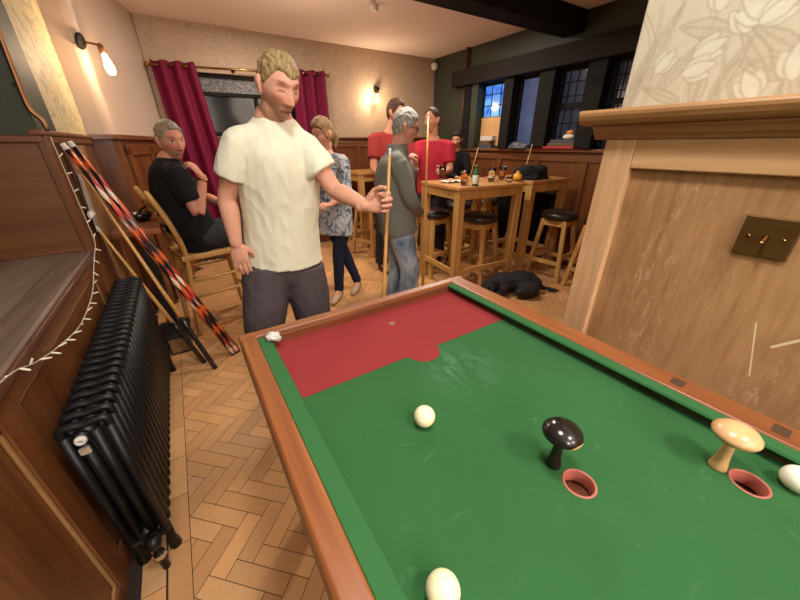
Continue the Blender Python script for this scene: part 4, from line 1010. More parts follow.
def hand(bm, wrist, along, palm, thumbward, k=1.0, curl=(.25, .35, .25), thumb=(.7, .3), spread=.06, lens=None):
    """palm = way the palm faces; thumbward = towards the thumb side. five unequal bent fingers"""
    a = V(along).normalized(); p = V(palm); p = (p - a * p.dot(a)).normalized(); t = V(thumbward); t = (t - a * t.dot(a) - p * t.dot(p)).normalized()
    W_ = V(wrist)
    tube(bm, [W_ - a * .02 * k, W_ + a * .012 * k, W_ + a * .045 * k, W_ + a * .080 * k, W_ + a * .092 * k], [(.025 * k, .018 * k), (.028 * k, .017 * k), (.038 * k, .0155 * k), (.041 * k, .0125 * k), (.038 * k, .009 * k)], side=t, n=16, sub=3, round_cap=True)
    tips = []
    for i, (off, ln, base, r) in enumerate(((.030, .072, .086, .0088), (.0102, .080, .090, .0090), (-.0105, .074, .087, .0086), (-.0295, .058, .080, .0077))):
        cu = curl[i] if isinstance(curl[0], tuple) else curl
        pt = W_ + a * (base - .02) * k + t * off * k; d = (a + t * (off * spread * 30)).normalized(); pts = [pt, pt + d * .018 * k]; ang = 0
        cur = pts[-1]
        for f, c_ in zip((.46, .30, .24), cu):
            ang += c_; dd = d * math.cos(ang) + p * math.sin(ang); mid = cur + dd * ln * f * k * .5; cur = cur + dd * ln * f * k; pts += [mid, cur]
        rr_ = [r * k * q for q in (1.1, 1.12, 1.0, 1.04, .94, .97, .86, .78)]
        tube(bm, pts, rr_, n=10, round_cap=True); tips.append((cur, dd, p))
    b = W_ + a * .022 * k + t * .020 * k + p * .004 * k
    d1 = (a * .62 + t * .70 + p * .35).normalized(); q1 = b + d1 * .042 * k
    d2 = (a * (.62 + .2 * thumb[0]) + t * (.55 - .6 * thumb[0]) + p * (.35 + thumb[1])).normalized(); q2 = q1 + d2 * .034 * k
    d3 = (a * (.62 + .2 * thumb[0]) + t * (.35 - .9 * thumb[0]) + p * (.35 + 1.2 * thumb[1])).normalized(); q3 = q2 + d3 * .026 * k
    tube(bm, [b, b + d1 * .02 * k, q1, (q1 + q2) / 2, q2, q3], [.0145 * k, .0145 * k, .0118 * k, .0108 * k, .0112 * k, .0088 * k], n=12, round_cap=True)
def limb(bm, pts, rad, **kw): tube(bm, pts, rad, n=16, sub=5, round_cap=True, **kw)
def wrinkle(o, amp, freq, seed=0, zdir=None):
    me = o.data; P = coords(me); N = np.empty(len(P) * 3); me.vertices.foreach_get('normal', N); N = N.reshape(-1, 3)
    d = np.array([noise.noise((x * freq + seed, y * freq, z * freq * .55)) + .5 * (1 - 2 * abs(noise.noise((x * freq * 2.3, y * freq * 2.3 + seed, z * freq * 1.1)))) for x, y, z in P.tolist()])
    P = P + N * (amp * d)[:, None]; me.vertices.foreach_set('co', P.ravel()); me.update()
def person(label, J, head, body_k=1.0, skin=SKIN, vox=.0055, hands=(), torso=None, eyes='open', headkw={}, tintkw={}, neck_r=.052, arm=(.050, .042, .038, .040, .026), leg=(.070, .050, .040, .044, .034)):
    base = (J['anR'] + J['anL']) / 2
    r = root('person', (base.x, base.y, 0), label, 'person')
    bm = new_bm(); k = body_k
    head.add(bm, **headkw)
    side = (J['shL'] - J['shR']).normalized()
    jaw = V(head.w([(0, -.018, -.075)])[0]); skull = V(head.w([(0, -.02, -.02)])[0])
    limb(bm, [J['neck'] + (J['neck'] - jaw) * .3, J['neck'], (J['neck'] + jaw) / 2, jaw, skull], [(neck_r * 1.1 * k, neck_r * k), (neck_r * 1.05 * k, neck_r * k), (neck_r * k, neck_r * k), (neck_r * k, neck_r * 1.05 * k), (.05 * k, .06 * k)], side=side)
    T = torso or [(0, .130, .09), (.30, .125, .09), (.62, .140, .105), (.85, .130, .09), (1.0, .075, .06)]
    top = J['neck'] - V((0, 0, .02))
    cv = J.get('mid'); 
    def spine(t):
        return J['pelvis'].lerp(top, t) if cv is None else (J['pelvis'] * (1 - t) ** 2 + cv * 2 * t * (1 - t) + top * t * t)
    limb(bm, [spine(t) for t, _, _ in T], [(a * k, b * k) for _, a, b in T], side=side)
    limb(bm, [J['shR'], J['shR'].lerp(J['shL'], .5) * .6 + J['neck'] * .4 - V((0, 0, .03)), J['shL']], [.046 * k, (.055 * k, .05 * k), .046 * k])
    for s_ in 'RL':
        sh, el, wr = J['sh' + s_], J['el' + s_], J['wr' + s_]
        limb(bm, [sh, sh.lerp(el, .5), el, el.lerp(wr, .35), wr], [q * k for q in arm])
        hp, kn, an = J['hip' + s_], J['kn' + s_], J['an' + s_]
        limb(bm, [hp, hp.lerp(kn, .5), kn, kn.lerp(an, .3), an], [q * k for q in leg])
        toe = J.get('toe' + s_, an + V((0, -.18, -.05)))
        limb(bm, [an, an.lerp(toe, .5) - V((0, 0, .01)), toe], [.036 * k, .034 * k, .025 * k])
    for h in hands: hand(bm, **h)
    o = obj('body', bm, 'skin', r); remesh(o, vox, 1, .4)
    Q = coords(o.data); col = np.tile(np.array(skin), (len(Q), 1)) * (1 + .0 * Q[:, :1])
    head.tint(Q, col, skin, eyes=eyes, **tintkw); set_tint(o.data, col)
    return r, spine, side
def garment(name, mat, parent, build, vox=.007, smooth_it=4, amp=.004, freq=9, seed=0, cut=None):
    bm = new_bm(); build(bm); o = obj(name, bm, mat, parent); remesh(o, vox, smooth_it, .5)
    if amp: wrinkle(o, amp, freq, seed)
    return o
def tshirt(parent, J, spine, side, mat, hem=-.12, k=1.0, sleeve=.52, T=None, name='t_shirt', full_sleeve=False, collar=.062, vox=.007, amp=.005, flare=1.0, seed=1, freq=9, sr=(.066, .070, .068), up=0.0):
    T = T or [(-.02, .175, .125), (.28, .166, .12), (.60, .176, .130), (.82, .165, .115), (.95, .11, .08)]
    def build(bm):
        sp = [spine(t) for t, _, _ in T]; rr_ = [(a * k, b * k) for _, a, b in T]
        low = sp[0] + (sp[0] - sp[1]).normalized() * abs(hem)
        tube(bm, [low] + sp + [J['neck'] + V((0, 0, up - .012))], [(rr_[0][0] * flare, rr_[0][1] * flare)] + rr_ + [(collar * k, collar * .9 * k)], side=side, n=24, sub=5)
        limb(bm, [J['shR'], J['shR'].lerp(J['shL'], .5) * .5 + J['neck'] * .5 - V((0, 0, .03)), J['shL']], [.054 * k, .062 * k, .054 * k])
        for s_ in 'RL':
            sh, el, wr = J['sh' + s_], J['el' + s_], J['wr' + s_]
            if full_sleeve: tube(bm, [sh, sh.lerp(el, .5), el, el.lerp(wr, .5), wr.lerp(el, .04)], [q * k for q in (.066, .062, .056, .050, .042)], n=18, sub=4)
            else: tube(bm, [sh + (sh - el) * .04, sh.lerp(el, sleeve * .5), sh.lerp(el, sleeve)], [q * k for q in sr], n=18, sub=4)
    return garment(name, mat, parent, build, vox, 7, amp, freq, seed)
def trousers(parent, J, mat, k=1.0, end=1.0, waist=.0, rad=(.105, .095, .085, .08), vox=.008, amp=.006, top=.06, seed=4, wr=(.168, .12)):
    side = (J['hipL'] - J['hipR']).normalized()
    def build(bm):
        up = V((0, 0, 1)) if 'mid' not in J else (J['mid'] - J['pelvis']).normalized()
        tube(bm, [J['pelvis'] + up * top, J['pelvis'], (J['hipR'] + J['hipL']) / 2 - up * .03, (J['hipR'] + J['hipL']) / 2 - up * .09], [(wr[0] * k * .96, wr[1] * k * .95), (wr[0] * k, wr[1] * k), (wr[0] * k * .92, wr[1] * k * .95), (wr[0] * k * .6, wr[1] * k * .7)], side=side, n=20, sub=4, round_cap=False)
        for s_ in 'RL':
            hp, kn, an = J['hip' + s_], J['kn' + s_], J['an' + s_]
            e = kn.lerp(an, end) if end >= 0 else hp.lerp(kn, 1 + end)
            p = [hp, hp.lerp(kn, .5), kn, kn.lerp(e, .5), e] if end > 0 else [hp, hp.lerp(e, .5), e]
            rr_ = [rad[0], rad[1], rad[2], (rad[2] + rad[3]) / 2, rad[3]] if end > 0 else [rad[0], rad[1], rad[2]]
            tube(bm, p, [q * k for q in rr_], n=18, sub=4)
    return garment('trousers', mat, parent, build, vox, 8, amp, 9, seed)
def shoes(parent, J, mat, k=1.0, name='shoe'):
    for s_ in 'RL':
        an, toe = J['an' + s_], J['toe' + s_]; d = (toe - an); d.z = 0; d.normalize(); heel = V((an.x, an.y, .035)) - d * .055 * k
        tp = V((an.x, an.y, .03)) + d * .20 * k
        def build(bm):
            tube(bm, [heel, heel + d * .05 * k + V((0, 0, .022)), heel + d * .14 * k + V((0, 0, .006)), tp - V((0, 0, .004))], [(.032 * k, .032), (.038 * k, .045), (.045 * k, .034), (.032 * k, .022)], side=V((0, 0, 1)).cross(d), n=16, sub=4, round_cap=True)
            tube(bm, [V((an.x, an.y, .05)), V((an.x, an.y, .085))], .042 * k, n=14)
        garment(name, mat, parent, build, .007, 2, 0)
def X(*a): return at(*a)

def hairmat(name, a, b):
    t = NT(name); n = t.noise(t.coord((1, .35, .35)), 150, 4, .6, .8); n2 = t.noise(t.coord(), 14, 2)
    t.bump(n, .5, .004); return t.out(t.ramp(t.math('ADD', t.math('MULTIPLY', n, .65), t.math('MULTIPLY', n2, .35)), [(.36, a), (.62, b)]), .6, spec=.25)
M['hair_fair'] = hairmat('sandy_fair_hair', srgb(104, 80, 48), srgb(176, 148, 102))
M['hair_grey'] = hairmat('grey_hair', srgb(92, 80, 68), srgb(158, 144, 126))
M['hair_silver'] = hairmat('silver_hair', srgb(104, 100, 92), srgb(168, 164, 154))
M['hair_brown'] = hairmat('brown_hair', srgb(46, 30, 20), srgb(94, 64, 44))
M['hair_dark'] = hairmat('dark_hair', srgb(18, 14, 13), srgb(44, 34, 30))
M['hair_blonde'] = hairmat('dark_blonde_hair', srgb(92, 66, 42), srgb(158, 122, 82))
M['shirt_cream'] = cloth('cream_jersey', srgb(224, 219, 192), .9, .03, fold=.25)
M['shirt_black'] = cloth('black_jersey', srgb(24, 22, 24), .9, .1, fold=.3)
M['shirt_red'] = cloth('red_jersey', srgb(168, 40, 54), .9, .08, fold=.3)
M['shirt_rust'] = cloth('dull_red_jersey', srgb(150, 52, 50), .9, .08, fold=.3)
M['grey_trouser'] = cloth('charcoal_trouser', srgb(78, 68, 70), .9, .1, fold=.4)
M['dark_trouser'] = cloth('dark_grey_trouser', srgb(50, 48, 50), .9, .1, fold=.4)
M['navy_jean'] = cloth('navy_denim', srgb(34, 38, 54), .9, .15, fold=.3)
M['jacket'] = cloth('grey_green_jacket', srgb(112, 112, 102), .85, .1, fold=.4)
t = NT('faded_blue_denim'); n = t.noise(t.coord((1, 1, .5)), 9, 4); M['denim'] = t.out(t.ramp(n, [(.32, srgb(84, 102, 126)), (.58, srgb(170, 184, 196))]), .9, spec=.2)
t = NT('flowered_tunic'); n = t.noise(t.coord(), 22, 2, .5, 1.2); n2 = t.noise(t.coord(), 50, 3)
c = t.ramp(n, [(.40, srgb(50, 60, 84)), (.47, srgb(140, 142, 146)), (.6, srgb(172, 168, 160))]); M['tunic'] = t.out(t.mix(.2, c, t.ramp(n2, [(.4, srgb(60, 70, 96)), (.6, srgb(190, 186, 178))])), .85, spec=.2)
M['shoe_beige'] = plain('beige_shoe', srgb(176, 150, 122), .6); M['shoe_dark'] = plain('dark_shoe', srgb(34, 28, 26), .5)
M['lens'] = glass('spectacle_lens'); M['belt'] = plain('dark_belt', srgb(40, 30, 26), .5)

# --- the player in the cream T-shirt
YS = 1.50
J = dict(neck=X(273, 113, 1.52), shR=X(240, 141, 1.54), elR=X(227, 197, 1.62), wrR=X(236, 243, 1.60),
         shL=X(304, 145, 1.50), elL=X(334, 189, 1.42), wrL=X(364, 205, 1.285),
         pelvis=X(284, 252, 1.66), mid=X(281, 190, 1.60))
J['hipR'] = X(266, 268, 1.66); J['hipL'] = X(303, 266, 1.65); J['knR'] = X(266, 332, 1.60); J['knL'] = X(315, 322, 1.62)
J['anR'] = V((.285, 1.72, .09)); J['anL'] = V((.545, 1.74, .09)); J['toeR'] = V((.24, 1.56, .03)); J['toeL'] = V((.60, 1.58, .03))
face = V((.22, -1, -.36))
hd = Head(X(278.5, 87.5, 1.44), face, (.06, 0, 1), .92)
cue_dir = (at(390, 148, 1.285) - V((.655, 1.265, 0))).normalized()
hands = [dict(wrist=J['wrR'], along=V((.03, -.05, -1)), palm=V((.45, .9, .0)), thumbward=V((.9, -.45, .0)), k=.98, curl=(.10, .22, .2), thumb=(.75, .05), spread=.015),
         dict(wrist=J['wrL'], along=V((.95, -.42, .10)), palm=V((-.35, -1, .1)), thumbward=cue_dir, k=1.08, curl=((.95, 1.25, .7), (1.05, 1.3, .8), (1.05, 1.3, .8), (1.05, 1.3, .8)), thumb=(.45, .5))]
r, spine, side = person('man in a cream T-shirt standing at the billiard table holding a cue', J, hd, 1.0, srgb(214, 156, 128), .0037, hands, eyes='closed', headkw=dict(nu=110, nv=84), tintkw=dict(ruddy=.32, stubble=.3, brow=srgb(118, 84, 56)), arm=(.048, .043, .037, .039, .027), neck_r=.054)
tshirt(r, J, spine, side, 'shirt_cream', hem=.035, T=[(.0, .186, .135), (.3, .168, .125), (.60, .176, .130), (.80, .165, .122), (.92, .125, .09)], sleeve=.60, flare=1.06, vox=.006, amp=.006, sr=(.056, .066, .070), collar=.072, up=.0)
trousers(r, J, 'grey_trouser', rad=(.112, .108, .098, .09), top=.06, wr=(.165, .118), vox=.007)
shoes(r, J, 'shoe_dark')
hd.hair('hair', 'hair_fair', r, front=.066, side=-.004, back=-.065, thick=.008, rough=.006, temple=.010, fringe=.024)

# --- seated man in black
f2 = V((.98, .2, 0)); s2_ = V((.2, -.98, 0))
J = dict(neck=V((-.035, 2.99, 1.325)), shR=V((-.015, 2.82, 1.245)), elR=V((.055, 2.74, .975)), wrR=V((.145, 2.80, 1.20)),
         shL=V((-.075, 3.16, 1.25)), elL=V((.14, 3.24, 1.02)), wrL=V((.24, 3.02, .99)),
         pelvis=V((.015, 3.0, .77)), mid=V((-.08, 2.98, 1.02)))
J['hipR'] = J['pelvis'] + s2_ * .09 + V((0, 0, -.01)); J['hipL'] = J['pelvis'] - s2_ * .09 + V((0, 0, -.01))
for q, o_ in (('R', .10), ('L', -.12)):
    J['kn' + q] = J['pelvis'] + f2 * .46 + s2_ * o_ + V((0, 0, -.02)); J['an' + q] = J['pelvis'] + f2 * .42 + s2_ * o_ + V((0, 0, -.42)); J['toe' + q] = J['an' + q] + f2 * .17 + V((0, 0, -.05))
hd = Head(V((.018, 2.955, 1.432)), V((.42, -.90, -.12)), (-.05, 0, 1), 1.04)
hands = [dict(wrist=J['wrR'], along=V((-.45, .05, .85)), palm=V((-.75, .4, -.3)), thumbward=V((-.2, -.9, -.3)) * -1 if False else V((-.4, .7, .1)), k=1.0, curl=(.5, .9, .5), thumb=(.3, .4)),
         dict(wrist=J['wrL'], along=J['wrL'] - J['elL'], palm=V((0, 0, -1)), thumbward=V((.5, .5, 0)), k=1.0, curl=(.3, .5, .4))]
r, spine, side = person('seated man in a black T-shirt turning round with a hand at his chin', J, hd, 1.02, srgb(200, 140, 116), .006, hands, tintkw=dict(ruddy=.4, stubble=.2, brow=srgb(110, 88, 72)), torso=[(0, .14, .12), (.3, .15, .13), (.62, .15, .12), (.85, .12, .09), (1.0, .065, .055)], neck_r=.05)
tshirt(r, J, spine, side, 'shirt_black', hem=.09, T=[(.0, .185, .155), (.3, .185, .165), (.60, .185, .150), (.82, .168, .128), (.95, .125, .10)], sleeve=.72, vox=.008, amp=.006, sr=(.070, .076, .074), collar=.07, up=.015)
trousers(r, J, 'dark_trouser', rad=(.10, .095, .085, .07), top=.04, wr=(.18, .15), vox=.009)
shoes(r, J, 'shoe_dark')
hd.hair('hair', 'hair_grey', r, front=.074, side=-.012, back=-.06, thick=.011, rough=.005, temple=.004)
bm = new_bm(); lathe(bm, [(.031, -.006), (.034, -.004), (.034, .004), (.031, .006)], n=20); q = (J['wrR'] - J['elR']).normalized()
bmesh.ops.transform(bm, matrix=Matrix.Translation(J['wrR'] - q * .02) @ V((0, 0, 1)).rotation_difference(q).to_matrix().to_4x4(), verts=bm.verts); obj('wrist_watch', bm, 'brass', r, smooth=True)

# --- woman in the patterned tunic
J = dict(neck=V((1.11, 2.88, 1.345)), shR=V((1.00, 2.99, 1.285)), elR=V((.93, 2.90, 1.06)), wrR=V((.88, 2.72, 1.10)),
         shL=V((1.215, 2.79, 1.28)), elL=V((1.19, 2.72, 1.02)), wrL=V((1.02, 2.66, .95)),
         pelvis=V((1.13, 2.88, .86)), mid=V((1.19, 2.91, 1.1)))
J['hipR'] = V((1.08, 2.94, .82)); J['hipL'] = V((1.20, 2.82, .82)); J['knR'] = V((1.22, 2.96, .45)); J['knL'] = V((1.10, 2.80, .45))
J['anR'] = V((1.34, 2.93, .085)); J['anL'] = V((1.085, 2.83, .085)); J['toeR'] = V((1.24, 2.82, .03)); J['toeL'] = V((.98, 2.72, .03))
hd = Head(V((1.085, 2.85, 1.478)), V((-.93, -.30, -.22)), (0, 0, 1), .97)
hands = [dict(wrist=J['wrR'], along=V((-.3, -.8, .2)), palm=V((.6, 0, -.6)), thumbward=V((.3, 0, 1)), k=.88, curl=(.5, .6, .4)), dict(wrist=J['wrL'], along=V((-.8, -.3, .1)), palm=V((0, .3, -1)), thumbward=V((0, .9, .2)), k=.88, curl=(.5, .6, .4))]
r, spine, side = person('woman with tied back hair in a grey and navy patterned tunic behind the cream T-shirt', J, hd, .90, srgb(204, 146, 118), .007, hands, neck_r=.046)
tshirt(r, J, spine, side, 'tunic', hem=.22, k=.92, T=[(.0, .185, .14), (.3, .165, .13), (.60, .165, .130), (.82, .150, .110), (.95, .09, .07)], full_sleeve=False, sleeve=1.0, flare=1.12, name='tunic', vox=.009, sr=(.066, .062, .064))
trousers(r, J, 'navy_jean', k=.9, rad=(.092, .080, .062, .048), vox=.009)
shoes(r, J, 'shoe_beige', .9)
h = hd.hair('hair', 'hair_blonde', r, front=.066, side=-.03, back=-.085, thick=.020, rough=.004)
bm = new_bm(); limb(bm, [V(hd.w([q])[0]) for q in ((0, -.095, .0), (0, -.125, -.03), (0, -.12, -.075), (0, -.10, -.115))], [.028, .032, .026, .012]); obj('ponytail', bm, 'hair_blonde', r, smooth=True)

# --- old man in the grey jacket
J = dict(neck=V((1.40, 2.21, 1.375)), shR=V((1.30, 2.05, 1.30)), elR=V((1.40, 2.03, 1.02)), wrR=V((1.62, 2.22, .885)),
         shL=V((1.46, 2.37, 1.30)), elL=V((1.62, 2.42, 1.12)), wrL=V((1.63, 2.30, 1.24)),
         pelvis=V((1.40, 2.22, .83)), mid=V((1.36, 2.22, 1.1)))
J['hipR'] = V((1.38, 2.14, .80)); J['hipL'] = V((1.42, 2.31, .80)); J['knR'] = V((1.46, 2.13, .44)); J['knL'] = V((1.48, 2.34, .44))
J['anR'] = V((1.43, 2.12, .09)); J['anL'] = V((1.44, 2.36, .09)); J['toeR'] = V((1.60, 2.10, .03)); J['toeL'] = V((1.60, 2.38, .03))
hd = Head(V((1.462, 2.20, 1.507)), V((.88, -.42, -.20)), (0, 0, 1), .97)
hands = [dict(wrist=J['wrR'], along=V((.75, .45, -.25)), palm=V((-.4, .75, 0)), thumbward=V((0, 0, 1)), k=.95, curl=((.7, 1.0, .5), (.9, 1.1, .6), (.9, 1.1, .6), (.9, 1.1, .6)), thumb=(.4, .4)),
         dict(wrist=J['wrL'], along=V((-.2, -.2, .9)), palm=V((-.9, 0, -.2)), thumbward=V((0, -1, .1)), k=.95, curl=(.9, 1.1, .6), thumb=(.4, .2))]
r, spine, side = person('grey haired man in glasses and a grey jacket holding a tall cue', J, hd, .97, srgb(202, 146, 122), .006, hands, tintkw=dict(ruddy=.35, brow=srgb(130, 120, 110)))
tshirt(r, J, spine, side, 'jacket', hem=.06, T=[(.0, .185, .15), (.3, .18, .15), (.60, .185, .150), (.82, .165, .125), (.95, .11, .085)], full_sleeve=True, flare=1.03, name='jacket', vox=.008, collar=.074, up=.035, amp=.007)
trousers(r, J, 'denim', rad=(.10, .092, .080, .075), vox=.009, amp=.008)
shoes(r, J, 'shoe_dark')
hd.hair('hair', 'hair_silver', r, front=.066, side=-.010, back=-.07, thick=.016, rough=.005)
bm = new_bm()
for sx in (-1, 1):
    c_ = V(hd.w([(sx * .032, .098, .010)])[0]); L_ = []
    ring = [V(hd.w([(sx * .032 + .024 * math.cos(a), .100 - .012 * abs(math.cos(a)) * (math.cos(a) * sx > 0), .008 + .018 * math.sin(a))])[0]) for a in np.linspace(0, 2 * PI, 20)]
    tube(bm, ring, .0022, n=6)
    tube(bm, [V(hd.w([(sx * .056, .088, .012)])[0]), V(hd.w([(sx * .076, .03, .012)])[0]), V(hd.w([(sx * .078, -.012, .010)])[0])], .002, n=6)
tube(bm, [V(hd.w([(-.009, .102, .012)])[0]), V(hd.w([(.009, .102, .012)])[0])], .002, n=6)
obj('glasses', bm, 'belt', r, smooth=True)

# --- man in the dull red T-shirt behind him
J = dict(neck=V((1.955, 3.22, 1.52)), shR=V((1.79, 3.26, 1.455)), elR=V((1.74, 3.20, 1.17)), wrR=V((1.86, 3.02, 1.0)),
         shL=V((2.12, 3.18, 1.455)), elL=V((2.17, 3.08, 1.17)), wrL=V((2.03, 2.99, 1.02)), pelvis=V((1.95, 3.25, .94)), mid=V((1.95, 3.26, 1.2)))
J['hipR'] = V((1.86, 3.27, .90)); J['hipL'] = V((2.04, 3.23, .90)); J['knR'] = V((1.85, 3.24, .49)); J['knL'] = V((2.05, 3.20, .49)); J['anR'] = V((1.85, 3.30, .09)); J['anL'] = V((2.06, 3.27, .09)); J['toeR'] = V((1.83, 3.12, .03)); J['toeL'] = V((2.07, 3.09, .03))
hd = Head(V((2.0, 3.18, 1.68)), V((.45, -.9, -.12)), (0, 0, 1), 1.0)
hands = [dict(wrist=J['wrR'], along=V((.7, -.5, -.2)), palm=V((0, .4, -1)), thumbward=V((.3, -.8, .3)), curl=(.4, .6, .4)), dict(wrist=J['wrL'], along=V((-.7, -.5, -.2)), palm=V((0, .4, -1)), thumbward=V((-.3, -.8, .3)), curl=(.4, .6, .4))]
r, spine, side = person('dark haired man in a dull red T-shirt behind the grey jacket', J, hd, 1.0, srgb(202, 140, 112), .007, hands, tintkw=dict(brow=srgb(60, 40, 32)))
tshirt(r, J, spine, side, 'shirt_rust', hem=.06, vox=.009, sleeve=.65); trousers(r, J, 'dark_trouser', vox=.01); shoes(r, J, 'shoe_dark')
hd.hair('hair', 'hair_brown', r, front=.072, side=-.01, back=-.07, thick=.015, rough=.004)

# --- man in the bright red T-shirt
J = dict(neck=V((2.60, 3.31, 1.46)), shR=V((2.52, 3.47, 1.385)), elR=V((2.36, 3.40, 1.16)), wrR=V((2.20, 3.22, 1.13)),
         shL=V((2.72, 3.17, 1.385)), elL=V((2.69, 3.10, 1.13)), wrL=V((2.50, 2.98, 1.115)), pelvis=V((2.62, 3.34, .90)), mid=V((2.64, 3.36, 1.15)))
J['hipR'] = V((2.57, 3.40, .87)); J['hipL'] = V((2.68, 3.27, .87)); J['knR'] = V((2.55, 3.42, .48)); J['knL'] = V((2.66, 3.22, .48)); J['anR'] = V((2.60, 3.45, .09)); J['anL'] = V((2.71, 3.26, .09)); J['toeR'] = V((2.45, 3.38, .03)); J['toeL'] = V((2.56, 3.14, .03))
hd = Head(V((2.555, 3.29, 1.635)), V((-1, -.25, -.10)), (0, 0, 1), 1.02)
hands = [dict(wrist=J['wrR'], along=V((-.7, -.6, 0)), palm=V((.5, -.6, 0)), thumbward=V((0, 0, 1)), curl=(.6, .8, .4)), dict(wrist=J['wrL'], along=V((-.75, -.55, .05)), palm=V((-.5, .7, 0)), thumbward=V((0, 0, 1)), curl=(.75, .9, .5), thumb=(.3, .4))]
r, spine, side = person('balding man in a bright red T-shirt facing left behind the bar table', J, hd, 1.0, srgb(198, 138, 112), .007, hands, tintkw=dict(ruddy=.3, brow=srgb(70, 50, 40)))
tshirt(r, J, spine, side, 'shirt_red', hem=.06, vox=.009, sleeve=.72, T=[(.0, .19, .145), (.3, .185, .14), (.60, .19, .145), (.82, .17, .12), (.95, .11, .08)]); trousers(r, J, 'dark_trouser', vox=.01); shoes(r, J, 'shoe_dark')
hd.hair('hair', 'hair_brown', r, front=.10, side=-.01, back=-.06, thick=.011, rough=.003, temple=.035)
pint((2.415, 2.90), 'pint glass in the hand of the man in the bright red T-shirt', .75)

# --- dark haired person in black by the corner
J = dict(neck=V((3.46, 3.88, 1.32)), shR=V((3.34, 3.94, 1.25)), elR=V((3.27, 3.85, 1.02)), wrR=V((3.30, 3.66, .97)), shL=V((3.57, 3.80, 1.25)), elL=V((3.55, 3.68, 1.02)), wrL=V((3.44, 3.56, .97)), pelvis=V((3.47, 3.92, .85)), mid=V((3.48, 3.94, 1.1)))
J['hipR'] = V((3.40, 3.95, .81)); J['hipL'] = V((3.54, 3.88, .81)); J['knR'] = V((3.38, 3.90, .45)); J['knL'] = V((3.53, 3.82, .45)); J['anR'] = V((3.41, 3.97, .09)); J['anL'] = V((3.56, 3.90, .09)); J['toeR'] = V((3.34, 3.82, .03)); J['toeL'] = V((3.48, 3.74, .03))
hd = Head(V((3.45, 3.86, 1.445)), V((-.75, -.60, -.15)), (0, 0, 1), .97)
r, spine, side = person('dark haired person in a black top standing in the far corner by the copper pipe', J, hd, .9, SKIN, .008, [dict(wrist=J['wrR'], along=V((.1, -1, 0)), palm=V((0, 0, -1)), thumbward=V((1, 0, 0)), k=.9), dict(wrist=J['wrL'], along=V((-.5, -.8, 0)), palm=V((0, 0, -1)), thumbward=V((-.6, .3, 0)), k=.9)])
tshirt(r, J, spine, side, 'shirt_black', hem=.08, k=.92, vox=.01, full_sleeve=True, name='top'); trousers(r, J, 'navy_jean', k=.9, vox=.01); shoes(r, J, 'shoe_dark', .9)
hd.hair('hair', 'hair_dark', r, front=.06, side=-.05, back=-.10, thick=.018, rough=.004)

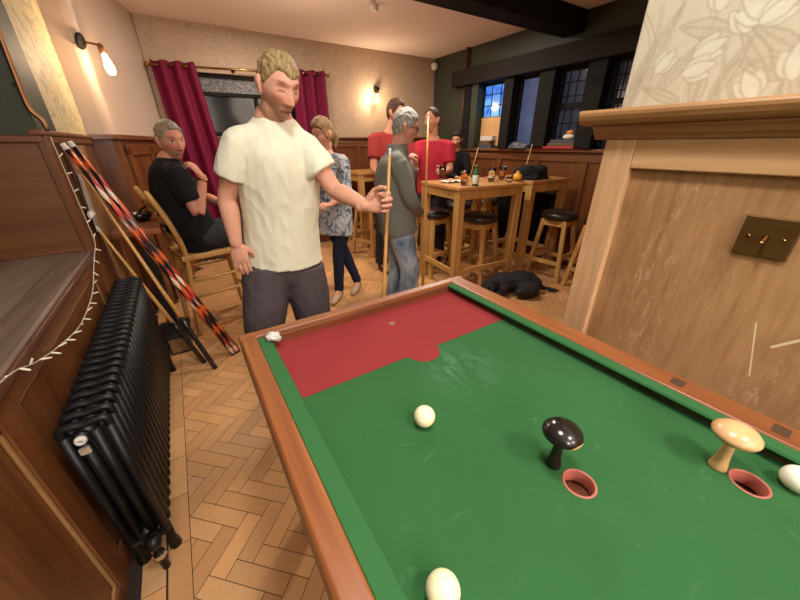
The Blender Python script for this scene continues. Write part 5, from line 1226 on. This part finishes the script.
# ---------------------------------------------------------------- the dog asleep on the floor
def dog():
    c = V((2.62, 1.93, 0)); ax = V((.86, -.51, 0)); sd_ = V((.51, .86, 0))
    def P(f, s, z): return c + ax * f + sd_ * s + V((0, 0, z))
    r0 = root('dog', c, 'shaggy black dog lying on the floor in front of the bar stools', 'dog')
    bm = new_bm()
    limb(bm, [P(.20, .0, .10), P(.10, .02, .125), P(-.03, .03, .12), P(-.14, .02, .11), P(-.21, .0, .095)], [(.085, .085), (.115, .112), (.105, .10), (.115, .105), (.075, .08)])
    limb(bm, [P(-.17, .0, .12), P(-.24, -.03, .13), P(-.28, -.05, .12)], [.07, .06, .055])          # neck
    limb(bm, [P(-.26, -.045, .125), P(-.31, -.08, .10), P(-.345, -.11, .075), P(-.365, -.125, .062)], [(.058, .055), (.05, .046), (.030, .027), (.022, .02)])   # skull to muzzle
    for s in (-.035, .055): limb(bm, [P(-.275, -.055 + s, .155), P(-.262, -.06 + s * 2.0, .13), P(-.27, -.07 + s * 2.3, .085)], [(.024, .010), (.030, .010), (.02, .008)])   # ears
    for s in (-.09, .05):
        limb(bm, [P(-.13, s, .085), P(-.16, s - .01, .045), P(-.26, s - .02, .028), P(-.33, s - .025, .024)], [.05, .036, .026, .026])       # forelegs
        limb(bm, [P(.13, s * 1.2, .09), P(.03, s * 1.35, .07), P(.13, s * 1.5, .035), P(.04, s * 1.6, .025)], [.085, .06, .03, .028])        # thigh, knee, hock, paw
    limb(bm, [P(.24, .0, .09), P(.32, .03, .045), P(.40, .02, .03), P(.47, -.02, .028)], [.032, .026, .022, .012])
    o = obj('body', bm, None, r0); remesh(o, .007, 2)
    me = o.data; Pn = coords(me); N = np.empty(len(Pn) * 3); me.vertices.foreach_get('normal', N); N = N.reshape(-1, 3)
    d = np.array([.006 * noise.noise((x * 60, y * 60, z * 28)) + .010 * noise.noise((x * 18, y * 18, z * 12)) for x, y, z in Pn.tolist()])
    Pn = Pn + N * d[:, None]; Pn[:, 2] = np.maximum(Pn[:, 2], .003); me.vertices.foreach_set('co', Pn.ravel()); me.update()
    t = NT('black_dog_fur'); co = t.coord((1, 1, .5)); n = t.noise(co, 70, 5, .7); t.bump(n, .8, .01); o.data.materials.append(t.out(t.ramp(n, [(.35, (.006, .006, .007)), (.7, (.03, .028, .028))]), .7, spec=.3))
    for sgn in (-1, 1):
        bm = new_bm(); ball(bm, P(-.318, -.088 + sgn * .022, .128), .0055, 10); obj('eye', bm, 'mush_black', r0, smooth=True)
    bm = new_bm(); ball(bm, P(-.377, -.133, .066), (.013, .013, .010), 10); obj('nose', bm, 'mush_black', r0, smooth=True)
    bm = new_bm(); ring = [P(-.205 + .01 * math.cos(a), -.012, .122) + sd_ * (.074 * math.cos(a)) + V((0, 0, .074 * math.sin(a))) for a in np.linspace(0, 2 * PI, 24)]; tube(bm, ring, .006, n=8); obj('collar', bm, 'belt', r0, smooth=True)
dog()

# ---------------------------------------------------------------- light
WARM = (1, .92, .80); COOL = (.98, 1, 1)
def lamp(loc, watt, col=WARM, size=.15, name='fill_point'):  # unseen point fill, added for brightness; no lamp of the room
    L = bpy.data.lights.new(name, 'POINT'); L.energy = watt; L.color = col; L.shadow_soft_size = size
    o = bpy.data.objects.new(name, L); C.objects.link(o); o.location = loc; return o
def down(loc, watt, size=.3, col=WARM, name='unseen_down_light'):
    L = bpy.data.lights.new(name, 'AREA'); L.shape = 'DISK'; L.size = size; L.energy = watt; L.color = col
    o = bpy.data.objects.new(name, L); C.objects.link(o); o.location = loc; return o
L1.energy = 9; L1.color = (1, .70, .46); L1.shadow_soft_size = .03; l1.location += V((.04, -.05, 0))
L2.energy = 12; L2.color = (1, .74, .50); L2.shadow_soft_size = .03; l2.location += V((-.02, -.06, 0))
down((.30, .30, 2.58), 25, col=COOL)
down((.75, -.9, 2.58), 27, col=COOL)
down((1.7, 2.2, 2.40), 34)  # added light over the bar tables and stools, no fitting seen
down((2.9, 3.5, 2.58), 26)  # added to brighten the window corner, no fitting there
down((1.0, 4.0, 2.58), 22)  # added to brighten the back of the room, no fitting there
lamp((-.2, -1.7, 2.0), 64, COOL, size=.25)  # added frontal fill behind the camera for player and chimney breast
lamp((.75, -1.8, 2.0), 50, COOL, size=.25)  # second added fill from behind the camera
lamp((1.3, 3.5, 1.95), 12, (1, .80, .62), size=.3)  # added low point light that lifts the back ceiling
W = bpy.data.worlds.new('world'); sc.world = W; W.use_nodes = True
W.node_tree.nodes['Background'].inputs[0].default_value = (.02, .03, .06, 1); W.node_tree.nodes['Background'].inputs[1].default_value = .4
vs_ = sc.view_settings; vs_.view_transform = 'Standard'; vs_.look = 'None'; vs_.exposure = 0.0; vs_.gamma = 1; vs_.use_curve_mapping = False
